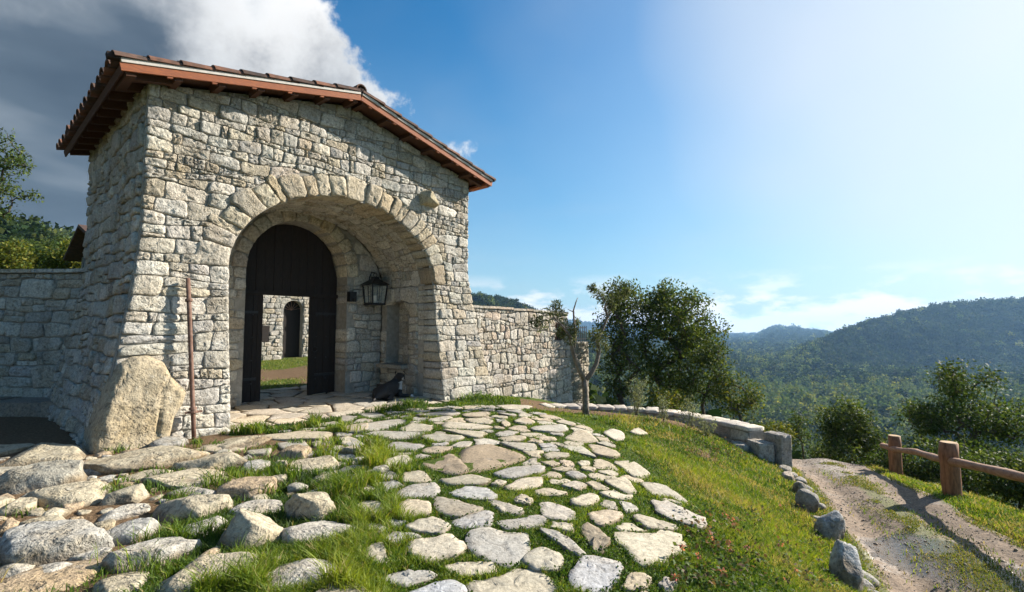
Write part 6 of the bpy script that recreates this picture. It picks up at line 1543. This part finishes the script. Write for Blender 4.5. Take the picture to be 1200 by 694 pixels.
def tall_tufts():
    """arching grass tufts among the fieldstones and round the sills"""
    rs = np.random.default_rng(33)
    spots = [(215, 592, 26), (232, 600, 30), (226, 622, 28), (255, 620, 24), (300, 545, 18), (322, 560, 28), (318, 545, 24), (340, 560, 22), (250, 565, 22), (205, 585, 18), (175, 575, 18), (120, 580, 18), (92, 590, 12), (140, 530, 14), (195, 560, 18), (230, 520, 10), (255, 522, 9), (210, 522, 9), (320, 640, 26), (345, 650, 22), (290, 650, 26), (180, 650, 24), (175, 672, 26), (118, 672, 14), (15, 650, 16), (385, 560, 22), (395, 575, 24), (375, 535, 16), (350, 520, 12), (395, 520, 10), (400, 640, 22), (410, 660, 26), (425, 680, 24), (390, 690, 24), (330, 690, 26), (250, 660, 16), (60, 560, 8), (110, 545, 10), (160, 545, 12), (545, 470, 13), (560, 468, 14), (575, 470, 12), (590, 472, 10), (530, 475, 9), (620, 484, 8), (700, 492, 8), (720, 498, 10), (760, 505, 10), (795, 510, 11)]
    V = []; F = []; T = []; off = 0
    for (px, py, hh) in spots:
        g = gnd(px, py); s = g[1] / FPX; n = 46 if py > 500 else 60; sp = hh * s * .45
        x = g[0] + rs.normal(size=n) * sp; y = g[1] + rs.normal(size=n) * sp * .8; h = hh * s * rs.uniform(.38, .98, n); w = np.maximum(.006, .0016 * g[1]) * rs.uniform(.8, 1.6, n)
        pal = np.array([(.06, .12, .014), (.10, .17, .02), (.16, .235, .028), (.045, .09, .014)]); c = pal[rs.integers(0, 4, n)] * rs.uniform(.85, 1.2, n)[:, None]
        v, f, t = blades(x, y, Hq(x, y), h, w, c, rs, .9); V.append(v); F.append(f + off); T.append(t); off += len(v)
    o = link('tall_grass', np_mesh('tall_grass', np.concatenate(V), np.concatenate(F), np.concatenate(T)), None, M_GRASS); tag(o, 'tall arching grass tufts among the fieldstones and wall foot', 'grass', kind='stuff')
tall_tufts()
def bank_plants():
    """leafy ground plants with small pink flowers low on the bank, and along the soil bed"""
    rs = np.random.default_rng(44); C = []; FL = []
    for _ in range(360):
        px, py = (rs.uniform(790, 1000), rs.uniform(600, 700)) if _ < 170 else (rs.uniform(800, 905), rs.uniform(500, 545))
        if _ < 170 and px > 985 - (694 - py) * .4: continue
        if _ >= 170 and py < 500 + (px - 800) * .28: continue
        g = gnd(px, py); h = rs.uniform(.02, .08); C.append(g + np.array([0, 0, h]))
        if _ < 170 and rs.uniform() < .14: FL.append(g + np.array([0, 0, h + .05]))
    V, F, t = leaf_cloud(C, .065, 13, .036, [(.055, .10, .02), (.08, .13, .03), (.12, .16, .05), (.10, .085, .05), (.16, .10, .06)], rs, .6); o = link('ground_plants', np_mesh('ground_plants', V, F, t), None, M_LEAF); tag(o, 'leafy low plants on the bank and along the soil bed', 'plants', kind='stuff')
    V, F, t = leaf_cloud(FL, .014, 12, .018, [(.50, .17, .15), (.55, .25, .22)], rs, .7); o = link('pink_flowers', np_mesh('pink_flowers', V, F, t), None, M_LEAF); tag(o, 'small pink clover flowers low on the grass bank', 'flowers', kind='stuff')
bank_plants()
def gravel():
    rs = np.random.default_rng(9); N = 16000; y = np.exp(rs.uniform(math.log(3.2), math.log(14), N)); v = np.clip(rs.normal(.5, .28, N), .03, .97)
    l = np.interp(y, [p[0] for p in RYL], [p[1] for p in RYL]); r = np.interp(y, [p[0] for p in RYR], [p[1] for p in RYR]); x = l + (r - l) * v
    keep = rs.uniform(size=N) < .35 + .65 * sstep(-.2, .6, fbm2(x, y, 1.3, 3, 6.0)); x, y, v = x[keep], y[keep], v[keep]; n = len(x)
    z = road_z(x, y, v); s = .005 + .013 * rs.uniform(size=n) ** 4 + .018 * (rs.uniform(size=n) < .008)
    O = np.array([(1, 0, 0), (0, 1, 0), (-1, 0, 0), (0, -1, 0), (0, 0, 1), (0, 0, -1)], float); V = O[None] * rs.uniform(.6, 1.3, (n, 6, 1)) * s[:, None, None]; V[:, :, 2] *= .7
    a = rs.uniform(0, 6.28, n); c, sn = np.cos(a)[:, None], np.sin(a)[:, None]; X = V[..., 0] * c - V[..., 1] * sn; Y = V[..., 0] * sn + V[..., 1] * c
    V = np.stack([X + x[:, None], Y + y[:, None], V[..., 2] + z[:, None] + s[:, None] * .2], -1).reshape(-1, 3)
    f = np.array([(0, 1, 4), (1, 2, 4), (2, 3, 4), (3, 0, 4), (1, 0, 5), (2, 1, 5), (3, 2, 5), (0, 3, 5)]); F = (np.arange(n)[:, None, None] * 6 + f[None]).reshape(-1, 3)
    pal = np.array([(.36, .31, .25), (.42, .36, .29), (.26, .21, .165), (.46, .39, .29)]); t = np.repeat(pal[rs.integers(0, 4, n)] * rs.uniform(.7, 1.2, n)[:, None], 6, 0)
    o = link('gravel', np_mesh('gravel', V, F, t), None, M_PAVE); tag(o, 'loose gravel strewn over the dirt track', 'gravel', kind='stuff')
gravel()

# ------------------------------------------------------------------ far woods (one mass, instanced crowns) and haze
def build_woods():
    rs = np.random.default_rng(17); protos = bpy.data.collections.new('tree_crowns')
    for k in range(7):
        A = ell_pts(26, (0, 0, .62), (.42, .42, .42), rs, .3); A[:, 2] = np.maximum(A[:, 2], .1)
        if k == 3: A = ell_pts(24, (0, 0, .75), (.26, .26, .7), rs, .3)
        if k == 6: A = ell_pts(24, (0, 0, .8), (.24, .24, .75), rs, .3)
        V, F, t = leaf_cloud(A, .22, 13, .17, [(.022, .042, .014), (.030, .053, .017), (.018, .035, .014), (.044, .064, .022)] if k < 5 else [(.14, .18, .085), (.18, .21, .10), (.11, .155, .07)], rs, .8)
        o = bpy.data.objects.new('crown', np_mesh('crown', V, F, t)); o.data.materials.append(M_FOREST); protos.objects.link(o)
    P = []; S = []; K = []
    def scatter(n, a0, a1, r0, r1, s0, s1, power=1.0, cond=None, pale=.04):
        az = np.radians(rs.uniform(a0, a1, n)); r = np.exp(rs.uniform(math.log(r0), math.log(r1), n)) if power == 0 else np.sqrt(rs.uniform(r0 ** 2, r1 ** 2, n))
        x, y = r * np.sin(az), r * np.cos(az); z = H(x, y); s = rs.uniform(s0, s1, n); k = np.ones(n, bool) if cond is None else cond(x, y, z, r)
        P.append(np.stack([x, y, z - s * .12], 1)[k]); S.append(s[k])
        pl = pale * (1 + .9 * np.clip(fbm2(x, y, .012, 2, 6.0), -1, 1)); pk = np.where(rs.uniform(size=n) < pl, rs.integers(5, 7, n), rs.choice([0, 1, 2, 4, 3], n, p=[.25, .25, .22, .2, .08])); K.append(pk[k])
    clear = lambda x, y, z, r: (fbm2(x, y, .02, 3, 4.0) > -.9)
    scatter(900, -4, 56, 26, 90, 3.0, 5.5, 0, lambda x, y, z, r: z < -7)
    scatter(3600, -4, 58, 80, 320, 5, 9, 1, clear, .25)
    scatter(6500, 4, 58, 320, 760, 7, 13, 1, lambda x, y, z, r: (z < -38) & (fbm2(x, y, .02, 3, 4.0) > -.9), .6)
    scatter(12000, 22, 58, 560, 1420, 9, 17, 1, lambda x, y, z, r: (fbm2(x, y, .013, 3, 2.0) > -1.15))
    scatter(1800, 12, 32, 700, 1300, 9, 16, 1, None, .5)
    scatter(6500, 14, 45, 1200, 2850, 14, 24, 1)
    scatter(4500, -12, 45, 2700, 4050, 18, 30, 1)
    scatter(2500, -30, 14, 180, 720, 7, 11, 1)
    scatter(2400, -75, -18, 85, 290, 5, 8.5, 1)
    P = np.concatenate(P); S = np.concatenate(S); n = len(P)
    me = bpy.data.meshes.new('distant_woods'); me.vertices.add(n); me.vertices.foreach_set('co', P.astype(np.float32).ravel())
    for nm, typ, val in (('size', 'FLOAT', S), ('spin', 'FLOAT', rs.uniform(0, 6.28, n)), ('pick', 'INT', np.concatenate(K))):
        a = me.attributes.new(nm, typ, 'POINT'); a.data.foreach_set('value', val.astype(np.float32 if typ == 'FLOAT' else np.int32))
    ob = link('distant_woods', me, None, M_FOREST); tag(ob, 'dense green woods covering the valley floor and far hills', 'woods', kind='stuff')
    ng = bpy.data.node_groups.new('scatter_crowns', 'GeometryNodeTree'); ng.interface.new_socket('Geometry', in_out='INPUT', socket_type='NodeSocketGeometry'); ng.interface.new_socket('Geometry', in_out='OUTPUT', socket_type='NodeSocketGeometry')
    gi = ng.nodes.new('NodeGroupInput'); go = ng.nodes.new('NodeGroupOutput'); ip = ng.nodes.new('GeometryNodeInstanceOnPoints'); ci = ng.nodes.new('GeometryNodeCollectionInfo')
    ci.inputs['Collection'].default_value = protos; ci.inputs['Separate Children'].default_value = True; ci.inputs['Reset Children'].default_value = True
    def na(nm, typ): a = ng.nodes.new('GeometryNodeInputNamedAttribute'); a.data_type = typ; a.inputs[0].default_value = nm; return a.outputs[0]
    cx = ng.nodes.new('ShaderNodeCombineXYZ'); sx = ng.nodes.new('ShaderNodeCombineXYZ'); L = ng.links.new; s = na('size', 'FLOAT')
    L(na('spin', 'FLOAT'), cx.inputs[2]); L(s, sx.inputs[0]); L(s, sx.inputs[1]); L(s, sx.inputs[2])
    mp = ng.nodes.new('GeometryNodeMeshToPoints'); L(gi.outputs[0], mp.inputs[0])
    L(mp.outputs[0], ip.inputs['Points']); L(ci.outputs[0], ip.inputs['Instance']); ip.inputs['Pick Instance'].default_value = True; L(na('pick', 'INT'), ip.inputs['Instance Index']); L(cx.outputs[0], ip.inputs['Rotation']); L(sx.outputs[0], ip.inputs['Scale']); L(ip.outputs[0], go.inputs[0])
    md = ob.modifiers.new('scatter', 'NODES'); md.node_group = ng
    print('woods', n)
build_woods()
def build_haze():
    mb = MB(); zt = float(np.max([v.co.z for v in GROUND.data.vertices])) + 30; mb.box(Matrix.Translation((0, 0, (zt - 95) / 2)), 5000, 5000, (zt + 95) / 2); print('haze top', zt)
    m = bpy.data.materials.new('haze_air'); m.use_nodes = True; nt = m.node_tree; nt.nodes.clear(); out = NN(nt, 'ShaderNodeOutputMaterial'); pv = NN(nt, 'ShaderNodeVolumePrincipled')
    pv.inputs['Color'].default_value = (.34, .62, 1.0, 1); pv.inputs['Density'].default_value = 0.00014; pv.inputs['Anisotropy'].default_value = 0.3
    nt.links.new(pv.outputs[0], out.inputs['Volume'])
    o = mb.build('haze', m); tag(o, 'thin blue haze filling the valley air', 'haze', kind='stuff')
build_haze()
